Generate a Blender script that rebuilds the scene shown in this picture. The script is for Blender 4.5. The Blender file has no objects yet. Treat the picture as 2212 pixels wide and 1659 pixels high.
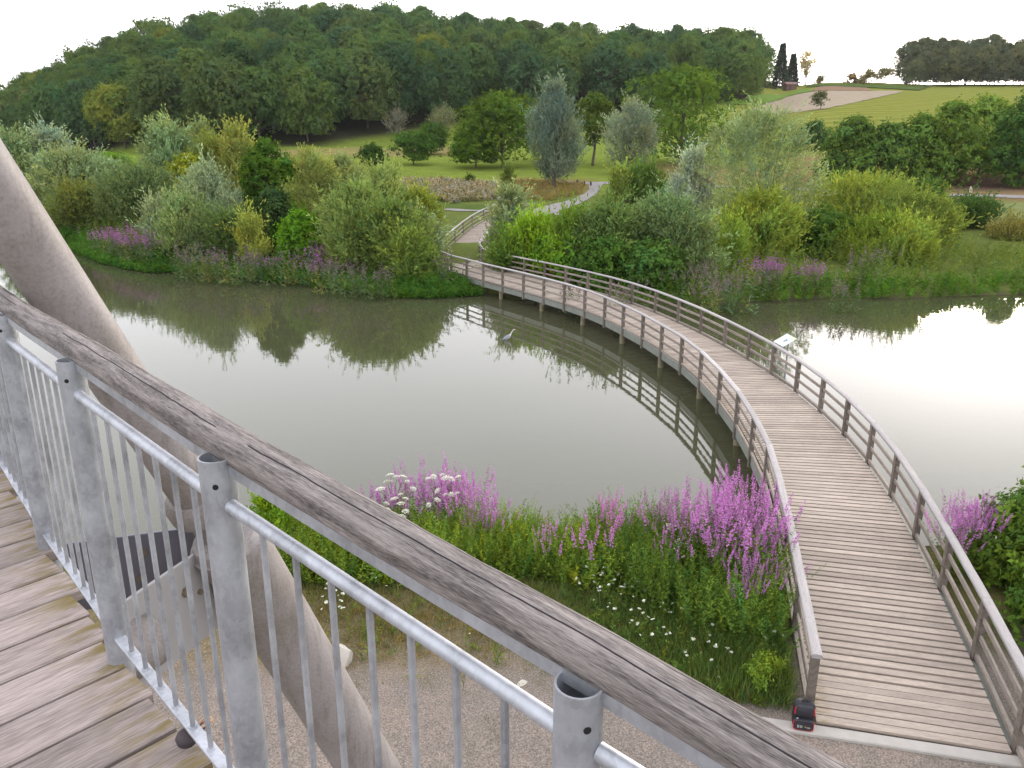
import bpy, math, random
import numpy as np
from mathutils import Vector, Matrix
C = bpy.context.scene.collection
SC = bpy.context.scene
RS = np.random.RandomState
PI = math.pi
# ------------------------------------------------------------------ camera model (photo measured on a 2212 x 1659 grid)
F, PITCH, H = 1720.0, math.radians(17.2115), 9.27
CX, CY = 1106.0, 829.5
CP, SP = math.cos(PITCH), math.sin(PITCH)
def ray(px, py):
    v = CY - py
    fw = F * CP + v * SP
    return ((px - CX) / fw, (v * CP - F * SP) / fw)          # x and z per metre of forward (y) distance
def tan_el(px, py):
    rx, rz = ray(px, py); return rz / math.hypot(rx, 1)
def az_of(px, py):
    return math.atan(ray(px, py)[0])
def project(x, y, z):
    z = z - H
    dep = np.maximum(y * CP - z * SP, 1e-3)
    return CX + x / dep * F, CY - (y * SP + z * CP) / dep * F

# ------------------------------------------------------------------ terrain
POND = np.array([(-115, 96), (-75, 84), (-48, 75.4), (-43.5, 72), (-38.9, 70.4), (-35.8, 67.5), (-31.3, 62.2), (-26.1, 57.7), (-20.7, 56.7), (-17.5, 54.7),
        (-13.1, 52.5), (-10.2, 50.3), (-7, 48.2), (-4.7, 48), (-1.9, 49.2), (2.6, 47.4), (6.7, 46.6), (10.1, 45.9), (12.3, 45.9), (16.4, 46.9), (20.7, 48),
        (23, 47.3), (26.1, 48), (31.7, 48.8), (45, 50), (80, 56), (120, 62), (120, 22), (40, 19), (20, 18.5), (13.4, 17.6), (11, 17.0), (6.5, 16.6), (4, 16.7),
        (1.6, 16.8), (-1, 16.9), (-3.6, 16.8), (-5.6, 16.6), (-8.7, 16.3), (-12.6, 16.6), (-25, 18), (-60, 22), (-115, 30)], float)
def pond_sd(x, y):
    """signed distance to the shoreline, positive on land"""
    x = np.asarray(x, float); y = np.asarray(y, float)
    d2 = np.full(x.shape, 1e18); ins = np.zeros(x.shape, bool)
    n = len(POND)
    for i in range(n):
        ax, ay = POND[i]; bx, by = POND[(i + 1) % n]
        ex, ey = bx - ax, by - ay
        t = np.clip(((x - ax) * ex + (y - ay) * ey) / (ex * ex + ey * ey), 0, 1)
        d2 = np.minimum(d2, (x - ax - t * ex) ** 2 + (y - ay - t * ey) ** 2)
        c = (ay > y) != (by > y)
        with np.errstate(divide='ignore', invalid='ignore'):
            ins ^= c & (x < (bx - ax) * (y - ay) / (by - ay + 1e-12) + ax)
    d = np.sqrt(d2)
    return np.where(ins, -d, d)
SKY_PX = [(0, 210), (50, 178), (100, 150), (160, 122), (215, 96), (290, 66), (370, 46), (480, 26), (590, 16), (720, 20), (850, 16), (960, 32), (1050, 40), (1200, 60),
          (1330, 64), (1400, 66), (1500, 70), (1590, 69), (1640, 80), (1668, 92), (1700, 110)]
FLD_PX = [(1640, 182), (1700, 181), (1800, 177), (1900, 178), (2000, 182), (2212, 181)]
sk_a = np.array([az_of(*p) for p in SKY_PX]); sk_t = np.array([tan_el(*p) for p in SKY_PX])
fl_a = np.array([az_of(*p) for p in FLD_PX]); fl_t = np.array([tan_el(*p) for p in FLD_PX])
def sstep(a, b, x):
    t = np.clip((x - a) / (b - a), 0, 1); return t * t * (3 - 2 * t)
WOOD_R1 = 400.0
def wood_r0(az): return 205 + 105 * sstep(math.radians(19), math.radians(34), -az)
def hgt(x, y):
    x = np.asarray(x, float); y = np.asarray(y, float)
    D = np.hypot(x, y) + 1e-6; az = np.arctan2(x, y)
    b = np.interp(D, [0, 52, 70, 88, 115, 150, 210, 5000], [.8, .8, 1.1, 1.7, 3.0, 4.7, 7.6, 7.6])
    lv = sstep(math.radians(16), math.radians(33), -az)                      # the ground lies lower to the left
    bl = b - lv * np.maximum(b - 1.9, 0) * .85
    zl = np.maximum(H + np.interp(az, sk_a, sk_t) * WOOD_R1 - 15.5, 7.6 - 5 * lv)
    r0 = wood_r0(az)
    s = np.clip((D - r0) / (WOOD_R1 - r0), 0, 1)
    left = bl * (1 - s ** .92) + zl * (s ** 0.92) - np.clip(D - WOOD_R1, 0, 900) * .03
    zr = H + np.interp(az, fl_a, fl_t) * 420
    s2 = np.clip((D - 130) / 290, 0, 1)
    right = b * (1 - s2) + zr * (s2 ** 1.08) - np.clip(D - 420, 0, 900) * .03
    w = sstep(math.radians(15.5), math.radians(20.5), az) * np.where(np.abs(az) > 2.2, 0, 1)
    z = left * (1 - w) + right * w
    z = np.where(y < 0, .8 + (z - .8) * sstep(90, 200, D), z)
    z = z + .10 * np.sin(x * .33 + 1) * np.sin(y * .29) * sstep(24, 60, D) + .05 * np.sin(x * 1.3) * np.sin(y * 1.1 + .4) * sstep(60, 90, D)
    sd = pond_sd(x, y)
    land = np.where(sd > 0, 0.02 + (z - .02) * (1 - np.exp(-sd / 1.3)), 0)
    return np.where(sd > 0, land, np.maximum(-1.6, .02 + .55 * sd))
def hz(x, y): return float(hgt(np.array([x]), np.array([y]))[0])
_T = np.concatenate([np.geomspace(6, 120, 1200), np.geomspace(120.1, 900, 1800)])
def hit(px, py, up=0.0):
    """point of the ground (raised by up) seen at a pixel of the photo"""
    rx, rz = ray(px, py)
    x, y, z = rx * _T, _T, H + rz * _T
    k = np.nonzero(z <= np.maximum(hgt(x, y), 0) + up)[0]
    i = k[0] if len(k) else len(_T) - 1
    return float(x[i]), float(y[i]), float(np.maximum(hgt(x[i:i + 1], y[i:i + 1]), 0)[0])

# ------------------------------------------------------------------ node helpers
def new_mat(name):
    m = bpy.data.materials.new(name); m.use_nodes = True
    nt = m.node_tree; nt.nodes.clear()
    out = nt.nodes.new('ShaderNodeOutputMaterial')
    return m, nt, out
class NT:
    def __init__(s, nt): s.nt = nt
    def n(s, t, **kw):
        nd = s.nt.nodes.new(t)
        for k, v in kw.items():
            if k.startswith('i_'):
                nd.inputs[k[2:].replace('_', ' ')].default_value = v
            else: setattr(nd, k, v)
        return nd
    def l(s, a, b): s.nt.links.new(a, b)
    def math(s, op, a, b=None, clamp=False):
        nd = s.n('ShaderNodeMath', operation=op, use_clamp=clamp)
        for i, v in enumerate((a, b)):
            if v is None: continue
            if isinstance(v, (int, float)): nd.inputs[i].default_value = v
            else: s.l(v, nd.inputs[i])
        return nd.outputs[0]
    def mix(s, fac, a, b, mode='MIX'):
        nd = s.n('ShaderNodeMix', data_type='RGBA', blend_type=mode)
        for sock, v in ((nd.inputs[0], fac), (nd.inputs[6], a), (nd.inputs[7], b)):
            if isinstance(v, (int, float)): sock.default_value = v
            elif isinstance(v, (tuple, list)): sock.default_value = tuple(v) + ((1,) if len(v) == 3 else ())
            else: s.l(v, sock)
        return nd.outputs[2]
    def ramp(s, fac, stops):
        nd = s.n('ShaderNodeValToRGB'); cr = nd.color_ramp
        while len(cr.elements) < len(stops): cr.elements.new(.5)
        for e, (p, c) in zip(cr.elements, stops):
            e.position = p; e.color = tuple(c) + (1,) if len(c) == 3 else c
        s.l(fac, nd.inputs[0]); return nd.outputs[0]
    def noise(s, vec, scale, detail=4, rough=.55, dist=0):
        nd = s.n('ShaderNodeTexNoise'); nd.inputs['Scale'].default_value = scale
        nd.inputs['Detail'].default_value = detail; nd.inputs['Roughness'].default_value = rough; nd.inputs['Distortion'].default_value = dist
        if vec is not None: s.l(vec, nd.inputs['Vector'])
        return nd.outputs['Fac']
    def mapping(s, vec, scale=(1, 1, 1), loc=(0, 0, 0)):
        nd = s.n('ShaderNodeMapping'); nd.inputs['Scale'].default_value = scale; nd.inputs['Location'].default_value = loc
        s.l(vec, nd.inputs['Vector']); return nd.outputs[0]
    def pos(s): return s.n('ShaderNodeNewGeometry').outputs['Position']
    def obj(s): return s.n('ShaderNodeTexCoord').outputs['Object']
    def attr(s, name): return s.n('ShaderNodeAttribute', attribute_name=name)
    def bsdf(s, out, col, rough=.7, metal=0, spec=.5, bump=None, bstr=.3, bdist=.01):
        b = s.n('ShaderNodeBsdfPrincipled')
        for k, v in (('Base Color', col), ('Roughness', rough), ('Metallic', metal), ('Specular IOR Level', spec)):
            if isinstance(v, (int, float)): b.inputs[k].default_value = v
            elif isinstance(v, (tuple, list)): b.inputs[k].default_value = tuple(v) + (1,)
            else: s.l(v, b.inputs[k])
        if bump is not None:
            bp = s.n('ShaderNodeBump'); bp.inputs['Strength'].default_value = bstr; bp.inputs['Distance'].default_value = bdist
            s.l(bump, bp.inputs['Height']); s.l(bp.outputs[0], b.inputs['Normal'])
        s.l(b.outputs[0], out.inputs['Surface']); return b

def mat_plain(name, col, rough=.7, metal=0, var=.15, scale=6, spec=.4, bstr=.15):
    m, nt, out = new_mat(name); N = NT(nt)
    f = N.noise(N.obj(), scale, 5)
    c = N.mix(f, [x * (1 - var) for x in col], [min(1, x * (1 + var)) for x in col])
    N.bsdf(out, c, rough, metal, spec, f, bstr); return m
def mat_leaf(name, trans=.32, thru=(1.12, 1.12, .6)):
    """leaf colour = object colour x the leaf's own tint, part of the light passes through"""
    m, nt, out = new_mat(name); N = NT(nt)
    a = N.attr('tint')
    oi = N.n('ShaderNodeObjectInfo')
    c = N.mix(1.0, oi.outputs['Color'], a.outputs['Color'], 'MULTIPLY')
    r = N.math('ADD', N.math('MULTIPLY', oi.outputs['Random'], .34), 1.17)
    hs = N.n('ShaderNodeHueSaturation'); hs.inputs['Saturation'].default_value = 1.1; N.l(c, hs.inputs['Color']); N.l(r, hs.inputs['Value'])
    d = N.n('ShaderNodeBsdfDiffuse'); t = N.n('ShaderNodeBsdfTranslucent'); g = N.n('ShaderNodeBsdfGlossy'); g.inputs['Roughness'].default_value = .5
    N.l(hs.outputs[0], d.inputs['Color'])
    warm = N.mix(1.0, hs.outputs[0], thru, 'MULTIPLY'); N.l(warm, t.inputs['Color'])
    mx = N.n('ShaderNodeMixShader'); mx.inputs[0].default_value = trans
    N.l(d.outputs[0], mx.inputs[1]); N.l(t.outputs[0], mx.inputs[2])
    N.l(mx.outputs[0], out.inputs['Surface']); return m
def mat_wood(name, light, dark, grain=(3, 70, 3), stain=.5, stain_scale=2.0, moss=0, rough=.8, crack=False, stretch=5, mossc=(.24, .17, .03)):
    m, nt, out = new_mat(name); N = NT(nt)
    uv = N.n('ShaderNodeUVMap').outputs[0]
    rnd = N.attr('rnd').outputs['Fac']
    comb = N.n('ShaderNodeCombineXYZ'); N.l(N.math('MULTIPLY', rnd, 37.0), comb.inputs[0]); N.l(N.math('MULTIPLY', rnd, 91.0), comb.inputs[1])
    va = N.n('ShaderNodeVectorMath', operation='ADD'); N.l(uv, va.inputs[0]); N.l(comb.outputs[0], va.inputs[1])
    p = va.outputs[0]
    g = N.noise(N.mapping(p, grain), 1, 5, .65, .4)
    s = N.noise(N.mapping(p, (stain_scale, stain_scale * stretch, 1)), 1, 6, .65, .3)
    fine = N.noise(N.mapping(p, (grain[0] * 5, grain[1] * 3, 1)), 1, 2)
    mid = [(a + b) / 2 for a, b in zip(light, dark)]
    c = N.ramp(g, [(.28, dark), (.47, mid), (.66, light)])
    sm = N.ramp(s, [(.42, (0, 0, 0)), (.58, (1, 1, 1))])
    c = N.mix(N.math('MULTIPLY', sm, stain), c, [x * .42 for x in dark])
    fr_ = N.ramp(fine, [(.38, (0, 0, 0)), (.62, (1, 1, 1))]); c = N.mix(N.math('MULTIPLY', fr_, .38), c, [min(1, x * 1.25) for x in light])
    c = N.mix(N.math('MULTIPLY', N.math('SUBTRACT', 1.0, fr_), .22), c, [x * .7 for x in dark])
    tone = N.math('ADD', N.math('MULTIPLY', rnd, .34), .83)
    hs = N.n('ShaderNodeHueSaturation'); N.l(c, hs.inputs['Color']); N.l(tone, hs.inputs['Value'])
    c = hs.outputs[0]; hgt_ = g
    sep = N.n('ShaderNodeSeparateXYZ'); N.l(uv, sep.inputs[0])
    if moss:
        mn = N.noise(N.mapping(p, (5, 16, 1)), 1, 5, .6)
        e = N.math('SUBTRACT', 1.0, N.math('DIVIDE', sep.outputs[0], moss), True)
        mk = N.math('MULTIPLY', e, N.ramp(mn, [(.44, (0, 0, 0)), (.60, (1, 1, 1))]))
        c = N.mix(mk, c, mossc)
    if crack:
        w = N.noise(N.mapping(sep.outputs[0] if False else N.mapping(uv, (1, 0, 0)), (2.2, 1, 1)), 1, 4, .6)
        for v0, amp, wd, lo in ((.30, .12, .010, .30), (.44, .13, .012, .34), (.60, .10, .008, .40)):
            line = N.math('ABSOLUTE', N.math('SUBTRACT', sep.outputs[1], N.math('ADD', v0 - amp / 2, N.math('MULTIPLY', w, amp))))
            on = N.noise(N.mapping(uv, (1.1, 0, 0), (v0 * 9, 0, 0)), 1, 1)
            k = N.math('MULTIPLY', N.math('LESS_THAN', line, wd), N.math('GREATER_THAN', on, lo + .06))
            c = N.mix(k, c, (.015, .012, .014)); hgt_ = N.math('SUBTRACT', hgt_, k)
    N.bsdf(out, c, rough, 0, .25, hgt_, .5, .006); return m
def mat_galv(name, col=(.34, .355, .385)):
    m, nt, out = new_mat(name); N = NT(nt)
    p = N.obj()
    v = N.n('ShaderNodeTexVoronoi'); v.inputs['Scale'].default_value = 90; N.l(N.mapping(p, (1, 1, .6)), v.inputs['Vector'])
    f = N.noise(p, 9, 5, .6)
    sc = N.n('ShaderNodeSeparateColor'); N.l(v.outputs['Color'], sc.inputs[0])
    t = N.math('ADD', N.math('MULTIPLY', sc.outputs[0], .12), N.math('MULTIPLY', f, .88))
    c = N.ramp(t, [(.25, [x * .62 for x in col]), (.5, col), (.8, [min(1, x * 1.35) for x in col])])
    N.bsdf(out, c, N.math('ADD', N.math('MULTIPLY', f, .3), .36), .55, .5, f, .08, .004); return m

# ------------------------------------------------------------------ mesh builder
class MB:
    def __init__(s): s.v, s.f, s.uv, s.rn, s.mi = [], [], [], [], []
    def add(s, verts, faces, uv=None, rnd=0.0, mi=0):
        o = len(s.v); s.v += [tuple(map(float, q)) for q in verts]
        s.uv += list(uv) if uv is not None else [(0, 0)] * len(verts)
        s.rn += [rnd] * len(verts)
        s.f += [tuple(i + o for i in f) for f in faces]; s.mi += [mi] * len(faces)
    def box(s, c, sx, sy, sz, rz=0, bev=0.0, rnd=None, mi=0):
        """box centred in plan on c, standing on c.z"""
        x = Vector((math.cos(rz), math.sin(rz), 0)); y = Vector((-math.sin(rz), math.cos(rz), 0))
        c = Vector(c)
        s.beam(c - x * sx / 2 + Vector((0, 0, sz / 2)), c + x * sx / 2 + Vector((0, 0, sz / 2)), sy, sz, bev, rnd, mi=mi)
    def beam(s, a, b, w, h, bev=0.0, rnd=None, up=(0, 0, 1), mi=0, u0=0.0):
        """box from a to b, w wide, h high, long edges chamfered by bev"""
        a, b = Vector(a), Vector(b); d = (b - a); L = d.length; d /= L
        up = Vector(up); sd = d.cross(up)
        if sd.length < 1e-4: sd = d.cross(Vector((1, 0, 0)))
        sd.normalize(); u = sd.cross(d).normalized()
        if bev > 0:
            e = bev; pr = [(-w / 2 + e, -h / 2), (w / 2 - e, -h / 2), (w / 2, -h / 2 + e), (w / 2, h / 2 - e), (w / 2 - e, h / 2), (-w / 2 + e, h / 2), (-w / 2, h / 2 - e), (-w / 2, -h / 2 + e)]
        else: pr = [(-w / 2, -h / 2), (w / 2, -h / 2), (w / 2, h / 2), (-w / 2, h / 2)]
        n = len(pr); vs = []; uv = []
        per = [0]
        for i in range(n): per.append(per[-1] + math.hypot(pr[(i + 1) % n][0] - pr[i][0], pr[(i + 1) % n][1] - pr[i][1]))
        for j, q in enumerate((a, b)):
            for i, (x, y) in enumerate(pr):
                vs.append(q + sd * x + u * y); uv.append((u0 + j * L, per[i]))
        fs = [(i, (i + 1) % n, n + (i + 1) % n, n + i) for i in range(n)] + [tuple(range(n - 1, -1, -1)), tuple(range(n, 2 * n))]
        s.add(vs, fs, uv, random.random() if rnd is None else rnd, mi)
    def tube(s, pts, r, n=12, cap=True, rnd=None, mi=0, uvs=1):
        pts = [Vector(p) for p in pts]; rs = r if isinstance(r, (list, tuple)) else [r] * len(pts)
        ref = Vector((0, 0, 1)); vs = []; uv = []; Ls = 0
        t0 = (pts[1] - pts[0]).normalized()
        if abs(t0.dot(ref)) > .95: ref = Vector((1, 0, 0))
        for i, p in enumerate(pts):
            t = (pts[min(i + 1, len(pts) - 1)] - pts[max(i - 1, 0)]).normalized()
            sx = t.cross(ref).normalized(); sy = sx.cross(t)
            if i: Ls += (p - pts[i - 1]).length
            for k in range(n):
                a = 2 * PI * k / n
                vs.append(p + (sx * math.cos(a) + sy * math.sin(a)) * rs[i]); uv.append((Ls * uvs, k / n))
        fs = [(i * n + k, i * n + (k + 1) % n, (i + 1) * n + (k + 1) % n, (i + 1) * n + k) for i in range(len(pts) - 1) for k in range(n)]
        if cap: fs += [tuple(range(n - 1, -1, -1)), tuple(range((len(pts) - 1) * n, len(pts) * n))]
        s.add(vs, fs, uv, random.random() if rnd is None else rnd, mi)
    def sweep(s, pts, prof, outs, up=(0, 0, 1), rnd=None, jit=0.0, seed=0):
        """closed profile (side, up) carried along pts; outs = sideways direction at each point"""
        r = RS(seed); n = len(prof); vs = []; uv = []; Ls = 0; U = Vector(up)
        for i, p in enumerate(pts):
            if i: Ls += (Vector(p) - Vector(pts[i - 1])).length
            for k, (x, y) in enumerate(prof):
                j = 1 + jit * r.normal()
                vs.append(Vector(p) + Vector(outs[i]) * x * j + U * y * j); uv.append((Ls, k / n))
        fs = [(i * n + k, i * n + (k + 1) % n, (i + 1) * n + (k + 1) % n, (i + 1) * n + k) for i in range(len(pts) - 1) for k in range(n)]
        fs += [tuple(range(n - 1, -1, -1)), tuple(range((len(pts) - 1) * n, len(pts) * n))]
        s.add(vs, fs, uv, random.random() if rnd is None else rnd)
    def build(s, name, mats, parent=None, smooth=False):
        me = bpy.data.meshes.new(name); me.from_pydata(s.v, [], s.f)
        for m in (mats if isinstance(mats, (list, tuple)) else [mats]): me.materials.append(m)
        me.polygons.foreach_set('material_index', s.mi)
        ul = me.uv_layers.new(name='UVMap')
        li = np.zeros(len(me.loops), int); me.loops.foreach_get('vertex_index', li)
        ul.data.foreach_set('uv', np.array(s.uv, float)[li].ravel())
        at = me.attributes.new('rnd', 'FLOAT', 'POINT'); at.data.foreach_set('value', np.array(s.rn, float))
        if smooth: me.polygons.foreach_set('use_smooth', [True] * len(me.polygons))
        import bmesh
        bm = bmesh.new(); bm.from_mesh(me); bmesh.ops.recalc_face_normals(bm, faces=bm.faces); bm.to_mesh(me); bm.free()
        me.update()
        return link(name, me, parent)
def link(name, me, parent=None):
    o = bpy.data.objects.new(name, me); C.objects.link(o)
    if parent is not None: o.parent = parent
    return o
def smooth_angle(o, deg=40):
    me = o.data
    me.polygons.foreach_set('use_smooth', [True] * len(me.polygons))
    try: me.set_sharp_from_angle(angle=math.radians(deg))
    except Exception: pass
def tag(o, label=None, cat=None, group=None, kind=None):
    for k, v in (('label', label), ('category', cat), ('group', group), ('kind', kind)):
        if v: o[k] = v
    return o
def empty(name, loc, rz=0):
    o = bpy.data.objects.new(name, None); C.objects.link(o); o.location = loc; o.rotation_euler = (0, 0, rz); o.empty_display_size = .2; return o
def fastmesh(name, V, nper, mat, tint=None, ids=None):
    """V (n, nper, 3): n separate faces of nper corners"""
    V = np.asarray(V, np.float32); n = V.shape[0]
    me = bpy.data.meshes.new(name)
    me.vertices.add(n * nper); me.vertices.foreach_set('co', V.reshape(-1))
    me.loops.add(n * nper); me.loops.foreach_set('vertex_index', np.arange(n * nper, dtype=np.int32))
    me.polygons.add(n); me.polygons.foreach_set('loop_start', np.arange(0, n * nper, nper, dtype=np.int32))
    me.update(calc_edges=True)
    for m in (mat if isinstance(mat, (list, tuple)) else [mat]): me.materials.append(m)
    if ids is not None: me.polygons.foreach_set('material_index', np.asarray(ids, np.int32))
    if tint is not None:
        a = me.attributes.new('tint', 'FLOAT_COLOR', 'POINT')
        t = np.ones((n, nper, 4), np.float32); t[:, :, :3] = np.asarray(tint, np.float32)[:, None, :]
        a.data.foreach_set('color', t.reshape(-1))
    return me
def unit(v): return v / (np.linalg.norm(v, axis=-1, keepdims=True) + 1e-9)
def leaves(P, D, L, W, r, Nn=None, nj=.55):
    """rhombic leaves at P pointing along D"""
    D = unit(D)
    S = unit(np.cross(D, unit(r.normal(size=D.shape) + np.array([0, 0, .6]) if Nn is None else Nn + r.normal(size=D.shape) * nj)))
    L = np.asarray(L).reshape(-1, 1); W = np.asarray(W).reshape(-1, 1)
    return np.stack([P, P + D * L * .45 + S * W * .5, P + D * L, P + D * L * .45 - S * W * .5], 1)

LEAF = mat_leaf('leaf')
PETAL = mat_leaf('petal', .3, (1, 1, 1))
BARK = mat_plain('bark', (.095, .075, .06), .9, var=.45, scale=4, bstr=.6)
# ------------------------------------------------------------------ crowns
def crown_mesh(name, Ht, Wd, kind, seed, n_lobe=40, n_spray=22, m=8, leaf=(.3, .14), base=.1, fill=.25, lobe=1.0, vary=1.0):
    """crown of leaf sprays on many unequal lobes; 0..Ht high, Wd wide"""
    r = RS(seed); R = Wd / 2
    # envelope radius by height fraction
    prof = {'round': [(0, .45), (.2, .86), (.45, 1), (.7, .86), (.88, .55), (1, .12)],
            'egg': [(0, .50), (.15, .82), (.35, 1), (.6, .86), (.82, .52), (1, .08)],
            'fan': [(0, .35), (.25, .74), (.55, 1), (.78, .86), (.92, .55), (1, .2)],
            'bush': [(0, .85), (.2, 1), (.5, .95), (.75, .7), (.92, .4), (1, .1)],
            'tall': [(0, .55), (.2, .8), (.5, 1), (.75, .85), (.9, .6), (1, .15)],
            'dome': [(0, .7), (.3, 1), (.6, .92), (.8, .68), (.93, .4), (1, .1)]}[kind[0]]
    style = kind[1]
    pt = np.array([p[0] for p in prof]); pr = np.array([p[1] for p in prof])
    t = r.rand(n_lobe) ** .85; az = r.rand(n_lobe) * 2 * PI
    rad = np.interp(t, pt, pr) * R
    lr = R * lobe * r.uniform(.26, .46, n_lobe) * (np.interp(t, pt, pr) * .6 + .4)
    rho = np.maximum(rad - lr * .75, 0) * np.where(r.rand(n_lobe) < fill, r.rand(n_lobe), r.uniform(.85, 1.08, n_lobe))
    cz = base * Ht + (1 - base) * Ht * (t * .94 + .02)
    cz = np.minimum(cz, Ht - lr * r.uniform(.45, .9, n_lobe)); cz = np.maximum(cz, lr * .4 + base * Ht * .6)
    cc = np.stack([rho * np.cos(az), rho * np.sin(az), cz], 1)
    ltone = 1 + vary * r.uniform(-.27, .22, n_lobe); lhue = r.normal(0, .055, n_lobe)
    ns = n_lobe * n_spray
    li = np.repeat(np.arange(n_lobe), n_spray)
    nd = unit(r.normal(size=(ns, 3)) + np.array([0, 0, .35]))
    P = cc[li] + nd * (lr[li] * r.uniform(.72, 1.05, ns))[:, None] * np.array([1, 1, .85])
    outw = unit(np.stack([P[:, 0], P[:, 1], 0 * P[:, 0]], 1) + 1e-6)
    long_ = (r.rand(ns) < .08) * r.uniform(.3, 1.25, ns)          # shoots that stand clear of the outline
    rn = r.normal(size=(ns, 3))
    if style == 'broad': A = unit(nd * .8 + outw * .4 + rn * .5 + np.array([0, 0, .1])); sl = leaf[0] * 2.2
    elif style == 'up': A = unit(nd * .25 + outw * .22 + rn * .22 + np.array([0, 0, 1.0])); sl = leaf[0] * 4.2
    elif style == 'feather': A = unit(nd * .35 + outw * .5 + rn * .35 + np.array([0, 0, .75])); sl = leaf[0] * 3.8
    else: A = unit(nd * .4 + outw * .5 + rn * .3 + np.array([0, 0, -.5])); sl = leaf[0] * 3.0
    P = P + A * (sl * long_)[:, None]
    # leaves along each spray
    k = np.tile(np.arange(m), ns); si = np.repeat(np.arange(ns), m)
    sl_i = sl * r.uniform(.6, 1.3, ns)
    Q = P[si] + A[si] * ((k / m - .3) * sl_i[si])[:, None] + r.normal(size=(ns * m, 3)) * leaf[0] * .22
    D = unit(A[si] * 1.0 + r.normal(size=(ns * m, 3)) * (.45 if style in ('up', 'feather') else .8) + np.array([0, 0, -.12 if style == 'broad' else .05]))
    L = leaf[0] * r.uniform(.65, 1.3, ns * m); W = leaf[1] * r.uniform(.7, 1.25, ns * m)
    Q[:, 2] = np.maximum(Q[:, 2], .03)
    nb = nd[si] * .8 + outw[si] * .25 + np.array([0, 0, .25])
    if style == 'broad':                                   # leaves lie like scales on the clumps
        tg = np.cross(nb, r.normal(size=nb.shape)); D = unit(unit(tg) + nd[si] * .22 + np.array([0, 0, -.15]))
    V = leaves(Q, D, L, W, r, nb, .38 if style == 'broad' else .6)
    tone = ltone[li[si]] * (1 + vary * r.uniform(-.18, .2, ns))[si] * (1 + vary * r.uniform(-.15, .15, ns * m))
    hue = lhue[li[si]] + r.normal(0, .035, ns * m)
    tint = np.stack([tone * (1 + hue * 1.5), tone * (1 + hue * .3), tone * (1 - hue)], 1)
    return fastmesh(name, V, 4, LEAF, np.clip(tint, .1, 3)), cc, lr
def wood_mesh(name, Ht, cc, rt, seed, nb=14, stems=1, spread=.3):
    """tapered trunk (or several stems) with limbs reaching the lobes"""
    r = RS(seed); mb = MB()
    for s_ in range(stems):
        off = Vector((0, 0, 0)) if stems == 1 else Vector((r.normal() * spread, r.normal() * spread, 0))
        top = Vector((off.x * 2.2 + r.normal() * .06 * Ht * .5, off.y * 2.2 + r.normal() * .06 * Ht * .5, Ht * (.72 if stems == 1 else .6)))
        pts = [off + Vector((0, 0, -.4)), off * 1.1 + Vector((0, 0, Ht * .05)), off.lerp(top, .35) + Vector((r.normal(), r.normal(), 0)) * .012 * Ht, off.lerp(top, .7), top]
        mb.tube(pts, [rt * 1.35, rt, rt * .8, rt * .5, rt * .15], 7)
        idx = r.permutation(len(cc))[:max(2, nb // stems)]
        for i in idx:
            e = Vector(cc[i]); tt = min(.9, max(.15, e.z / Ht * .6)); a = off.lerp(top, tt)
            mid = a.lerp(e, .5) + Vector((0, 0, .05 * Ht * r.rand()))
            mb.tube([a, mid, e], [rt * .38, rt * .24, rt * .08], 5)
    return mb
_cache = {}
def tree(name, label, cat, loc, Ht, Wd, kind, col, seed, group=None, trunk=.0, stems=1, detail=(40, 22, 8), leaf=(.3, .14), rt=None, fill=.25, rz=None, share=None, crown_name='crown', base=.1):
    """a tree or shrub: Empty > crown, trunk"""
    root = empty(name, loc, RS(seed).rand() * 6.28 if rz is None else rz)
    tag(root, label, cat, group)
    key = share
    if key is None or key not in _cache:
        ch = Ht - trunk
        me, cc, lr = crown_mesh(crown_name, ch, Wd, kind, seed, *detail, leaf=leaf, fill=fill, base=base)
        cc = cc + np.array([0, 0, trunk])
        wm = wood_mesh('trunk', Ht, cc, rt or max(.05, Ht * .018), seed + 5, stems=stems, spread=Wd * .08)
        _cache[key or (name, seed)] = (me, wm, Ht, Wd, trunk)
        me0, wm0, H0, W0, tr0 = me, wm, Ht, Wd, trunk
        wobj = wm.build('trunk', BARK, root, True); _cache[key or (name, seed)] = (me, wobj.data, Ht, Wd, trunk)
    else:
        me0, wd, H0, W0, tr0 = _cache[key]
        wobj = link('trunk', wd, root)
    me0 = _cache[key or (name, seed)][0]; tr0 = _cache[key or (name, seed)][4]; H0 = _cache[key or (name, seed)][2]; W0 = _cache[key or (name, seed)][3]
    co = link(crown_name, me0, root); co.location = (0, 0, tr0)
    co.color = tuple(col) + (1,)
    root.scale = (Wd / W0, Wd / W0, Ht / H0)
    return root

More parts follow.
